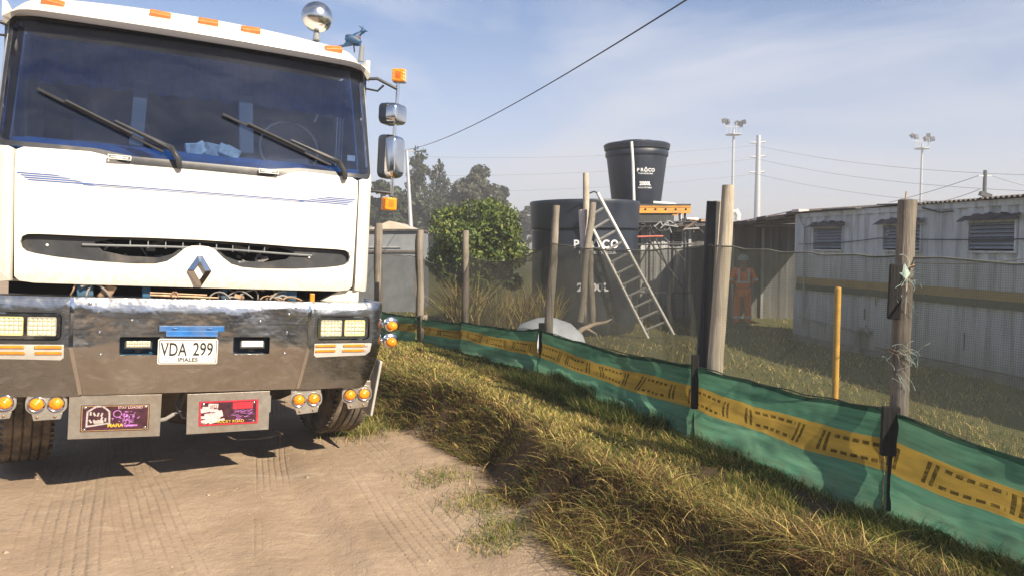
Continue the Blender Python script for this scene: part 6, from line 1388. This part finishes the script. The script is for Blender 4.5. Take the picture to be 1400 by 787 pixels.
# dry brush in front of it
N = 2600; rg = np.random.default_rng(9); x = rg.uniform(-1.05, 0.75, N); y = rg.uniform(13.2, 14.6, N); dx, dy = rdir(N)
o = blades('dry_brush', x, y, rg.uniform(0.6, 1.75, N) * (0.6 + 0.5 * fbm(x, y, 2.4, 2, 3)), rg.uniform(0.02, 0.045, N), dx, dy, rg.uniform(0.1, 0.7, N), pick(N, [0.45, 0.12, 0.16, 0.27, 0.0]) * 0.85, seg=4)
tag(o, 'tangle of dry brown stalks and brush in front of the green bush behind the net', 'brush', kind='stuff')
def tree(name, label, px, pbase_w, ytop, Y, kind, seed, cols=GR2, leaves=4200):
    X = (px - 700) / F_PX * Y; top = 1.6 + (335 - ytop) * Y / F_PX; w = pbase_w * Y / F_PX; gz = -0.6
    t = thing(name, label, 'tree', (X, Y, gz))
    if kind == 'conifer':
        trunk(t, (X, Y, gz), (X, Y, top - 0.3), 0.22, 0.05, 3, seed, 0.2); rg = random.Random(seed); bl = []
        n = 34
        for i in range(n): f = (i + 0.5) / n; z = gz + 0.8 + (top - gz - 0.9) * f; ww = w * 0.95 * (1 - f) ** 0.5 * rg.uniform(.75, 1.15) + 0.15; a = rg.uniform(0, 2 * PI); bl.append((X + math.cos(a) * ww * .55, Y + math.sin(a) * ww * .55, z, ww * .7, ww * .7, (top - gz) / n * 1.7))
        crown('crown', bl, leaves, 0.15, cols, t, seed=seed, droopy=0.8)
    else:
        h = top - gz; trunk(t, (X, Y, gz), (X, Y, gz + h * 0.7), 0.25, 0.10, 7, seed)
        bl = rblobs((X, Y, gz + h * 0.60), (w * 0.42, w * 0.42, h * 0.30), 60, w * 0.13, seed, 0.75); crown('crown', bl, int(leaves * 1.4), 0.19, cols, t, seed=seed)
TG = 'trees beyond the field'
tree('conifer_tree', 'tall narrow dark conifer rising just right of the truck mirror', 574, 34, 205, 62, 'conifer', 71, leaves=7000)
tree('conifer_tree', 'slightly shorter conifer beside the tallest conifer', 598, 34, 222, 64, 'conifer', 72, leaves=6000)
tree('broadleaf_tree', 'broad pale grey green tree rising behind the round green bush', 640, 96, 212, 60, 'round', 73, GR3, 8000)
tree('broadleaf_tree', 'small rounded tree at the right edge of the far tree group', 688, 26, 240, 66, 'round', 74, leaves=3000)
tree('broadleaf_tree', 'low dark tree directly under the two tall conifers', 590, 90, 258, 58, 'round', 75, GR2, 7000)
tree('broadleaf_tree', 'dark tree half hidden behind the truck mirror', 535, 90, 240, 56, 'round', 76, GR2, 7000)
tree('broadleaf_tree', 'low grey tree behind the right side of the green bush', 672, 60, 264, 70, 'round', 77, GR3, 5000)
tree('broadleaf_tree', 'small distant tree showing just left of the big tank', 739, 30, 266, 75, 'round', 78, GR3, 3500)
tree('broadleaf_tree', 'lowest distant tree between the bush and the big tank', 718, 26, 272, 78, 'round', 79, GR3, 2500)

# grey shed and pale roof at the left
sx0, sx1 = at(506, 330, 22), at(573, 330, 22)
sh = thing('grey_shed', 'dark grey ribbed shed just right of the truck behind the net', 'shed', ((sx0.x + sx1.x) / 2, 22, -0.4)); zt2 = at(540, 316, 22).z
cxs = (sx0.x + sx1.x) / 2; ws_ = sx1.x - sx0.x + 1.2; cxs -= 0.6
MB().box((cxs, 23.2, (zt2 - 0.4) / 2), (ws_, 2.4, zt2 + 0.4)).build('wall', M['tarp_grey'], sh, world=True)
MB().box((cxs, 23.2, zt2 + 0.03), (ws_ + 0.1, 2.6, 0.06)).build('roof', M['roof_dark'], sh, world=True); zz = at(540, 344, 22).z; MB().box((cxs, 21.97, zz), (ws_ + 0.02, 0.04, 0.06)).build('rail', M['roof_dark'], sh, world=True); zz = at(540, 338, 22).z; MB().box((cxs, 21.97, zz), (ws_ * 0.6, 0.03, 0.03)).build('rail', M['wall_hut'], sh, world=True)
a, c, d = at(505, 316, 32), at(532, 302, 32), at(572, 317, 32)
hh_ = thing('cream_house', 'low house with pale cream pitched roof behind the grey shed', 'house', (c.x, 33, -0.6))
MB().add([(a.x - .5, 32, a.z - .1), (c.x, 32, c.z), (d.x, 32, d.z), (a.x - .5, 37, a.z - .1), (c.x, 37, c.z), (d.x, 37, d.z)], [(0, 1, 4, 3), (1, 2, 5, 4), (0, 2, 1), (3, 4, 5)]).build('roof', M['cream_roof'], hh_, world=True)
MB().box(((a.x + d.x) / 2 - .2, 34.6, (a.z - .7) / 2), (d.x - a.x, 4.5, a.z + .4)).build('wall', M['wall_hut'], hh_, world=True)

# leaning street pole and the service cable
pt, pb = at(556, 205, 35), at(563, 330, 35)
up = thing('utility_pole', 'thin pale leaning pole carrying the thick cable right of the truck', 'pole', (pb.x, 35, -0.6)); pb2 = pb + (pb - pt) * 0.15; pb2.z = -0.7
MB().tube([pb2, pb, pt], [0.11, 0.10, 0.07], 8).build('shaft', M['galv'], up, world=True, smooth=60); MB().box(pt + Vector((0.1, 0, -0.05)), (0.5, 0.06, 0.06)).build('crossarm', M['galv'], up, world=True)
ca = at(938, 0, 9.0); far = pt; ca.z += 0.42; dirv = (ca - far); end = far + dirv * 1.35
wire('overhead_cable', 'thick dark overhead cable sweeping down from the top of the photo to the leaning pole', [far, end], 0.011, 'wire', 0.55, 60)

# floodlight masts, steel power pole, wooden utility pole
def mast(px, ytop, Y, label, seed):
    X = (px - 700) / F_PX * Y; top = 1.6 + (335 - ytop) * Y / F_PX; m = thing('floodlight_mast', label, 'floodlight mast', (X, Y, -0.8), group='floodlight masts on the horizon')
    MB().tube([(X, Y, -0.8), (X, Y, top - 1.5)], [0.24, 0.15], 10).build('mast', M['galv'], m, world=True, smooth=60)
    rg = random.Random(seed); b = MB().lathe([(0.2, 0), (1.1, 0), (1.1, 0.12), (0.2, 0.12)], 10, Matrix.Translation((X, Y, top - 2.3))); b.build('platform', M['galv'], m, world=True)
    for k in (-1, -0.4, 0.4, 1): MB().tube([(X + k, Y, top - 2.2), (X + k * 0.9, Y, top - 0.6)], 0.05, 5).build('railing_post', M['galv'], m, world=True)
    MB().tube([(X - 1.3, Y, top - 1.2), (X + 1.3, Y, top - 1.2)], 0.06, 5).build('cross_arm', M['galv'], m, world=True)
    for k in (-1.4, -0.9, 0.5, 1.0, 1.3): MB().box((X + k, Y + rg.uniform(-.3, .3), top - 0.7 + rg.uniform(-.2, .4)), (0.55, 0.4, 0.6), rot=(rg.uniform(-.6, .2), rg.uniform(-.5, .5), rg.uniform(-1, 1))).build('floodlight', M['scaffold'], m, world=True)
mast(1000, 164, 105, 'tall floodlight mast rising behind the leaning pale fence post', 1); mast(1256, 184, 112, 'tall floodlight mast rising right of the near fence post', 2)
def steel_pole(px, ytop, Y):
    X = (px - 700) / F_PX * Y; top = 1.6 + (335 - ytop) * Y / F_PX; m = thing('power_pole', 'pale steel power pole with three pairs of short arms', 'power pole', (X, Y, -0.8))
    MB().tube([(X, Y, -0.8), (X, Y, top)], [0.55, 0.30], 12).build('shaft', M['galv'], m, world=True, smooth=60)
    for yy in (197, 216, 237):
        z = 1.6 + (335 - yy) * Y / F_PX
        for s in (-1, 1): MB().tube([(X, Y, z), (X + s * 0.9, Y, z + 0.12 * (s > 0) + 0.02), (X + s * 1.15, Y, z + 0.32 * (s > 0) + 0.05)], [0.16, 0.12, 0.09], 6).build('arm', M['galv'], m, world=True)
    return X, Y
SPX = steel_pole(1034, 187, 100)
pw_ = at(1347, 233, 48); wpole = thing('wooden_utility_pole', 'dark wooden utility pole above the container roof at the right', 'utility pole', (pw_.x, 48, -0.7))
MB().tube([(pw_.x, 48, -0.7), (pw_.x, 48, pw_.z)], [0.15, 0.11], 8).build('shaft', M['board_dark'], wpole, world=True, smooth=60)
MB().box((pw_.x, 48, pw_.z - 0.35), (0.85, 0.08, 0.08)).build('crossarm', M['galv'], wpole, world=True); MB().box((pw_.x, 47.9, pw_.z - 1.55), (0.7, 0.3, 0.25), rot=(0, .3, 0)).build('insulator_bracket', M['board_dark'], wpole, world=True)
# thin wires
def at_(x, y, Y): return at(x, y, Y)
PWG = 'thin power lines across the sky'
lines = [((560, 214, 95), (1034, 199, 100), 'upper left power line reaching the steel power pole'), ((560, 240, 95), (1034, 217, 100), 'middle left power line reaching the steel power pole'), ((560, 262, 95), (1034, 238, 100), 'lowest left power line reaching the steel power pole'),
         ((1034, 199, 100), (1420, 240, 60), 'upper right power line leaving the steel power pole'), ((1034, 217, 100), (1420, 262, 60), 'middle right power line leaving the steel power pole'), ((1034, 238, 100), (1420, 285, 60), 'lowest right power line leaving the steel power pole')]
for a, c, lb in lines: wire('power_line', lb, [at(*a), at(*c)], 0.022 if c[2] > 80 else 0.018, 'wire_grey', 0.7, 24, 'power line')
wire('power_line', 'wire rising from the near post side to the wooden utility pole', [at(1215, 277, 60), pw_ + Vector((-0.3, 0, -0.3))], 0.022, 'wire_grey', 0.1, 12, 'power line'); wire('power_line', 'second wire below reaching the wooden utility pole', [at(1275, 278, 60), pw_ + Vector((-0.3, 0, -1.2))], 0.022, 'wire_grey', 0.1, 12, 'power line')
wire('power_line', 'wire leaving the wooden utility pole to the right edge', [pw_ + Vector((0.3, 0, -0.3)), at(1440, 262, 50)], 0.022, 'wire_grey', 0.1, 12, 'power line')

# small stones and clods on the road
N = 2600; y = 2.0 * (9 / 2.0) ** RNG.random(N); x = RNG.uniform(-4.2, 0.3, N); k = (fen_u(x, y) < edge_u(y) + 0.1) & (RNG.random(N) < np.clip((fbm(x, y, 1.6, 3, 91) - 0.35) * 4, 0.03, 1)); x, y = x[k], y[k]; n = len(x); z = H(x, y)
OCT = np.array([[1, 0, 0], [0, 1, 0], [-1, 0, 0], [0, -1, 0], [0, 0, 1], [0, 0, -1]], float); r_ = RNG.uniform(0.003, 0.009, (n, 1, 1)) * np.where(RNG.random((n, 1, 1)) < 0.04, 2.6, 1)
V = OCT[None] * RNG.uniform(0.6, 1.2, (n, 6, 1)) * r_ * np.array([1, 1, 0.7]) + np.stack([x, y, z], 1)[:, None]
F = np.array([[0, 1, 4], [1, 2, 4], [2, 3, 4], [3, 0, 4], [1, 0, 5], [2, 1, 5], [3, 2, 5], [0, 3, 5]])
tag(mesh_np('pebbles', V.reshape(-1, 3), (np.arange(n)[:, None, None] * 6 + F[None]).reshape(-1), 3, simple('pebble', (0.34, 0.26, 0.19), 0.95, 0, 0.3, 40), smooth=False), 'small stones and clods scattered over the dusty dirt road', 'stones', kind='stuff')
# unseen tree line added behind the viewer for the steel bumper to mirror
bl = [(x_ + random.uniform(-1, 1), -16 + random.uniform(-2, 2), random.uniform(0.5, 4.2), 2.2, 1.8, 1.7) for x_ in range(-30, 32, 1) for _ in range(2)]
tag(crown('wood', bl, 26000, 0.34, GR2, None, seed=99), 'dark line of unseen trees added behind the viewer for the steel to reflect', 'trees', kind='stuff')

# ------------------------------------------------------------------ haze
hz = MB().box((0, 300, 8.5), (1300, 1000, 24)).build('haze', bpy.data.materials.new('haze'), None); tag(hz, kind='stuff')
hm = hz.data.materials[0]; hm.use_nodes = True; nt = hm.node_tree; nt.nodes.clear(); pv = nt.nodes.new('ShaderNodeVolumePrincipled'); ho = nt.nodes.new('ShaderNodeOutputMaterial')
pv.inputs['Color'].default_value = (0.88, 0.88, 0.92, 1); pv.inputs['Density'].default_value = 0.0036; pv.inputs['Anisotropy'].default_value = 0.1; nt.links.new(pv.outputs[0], ho.inputs['Volume'])
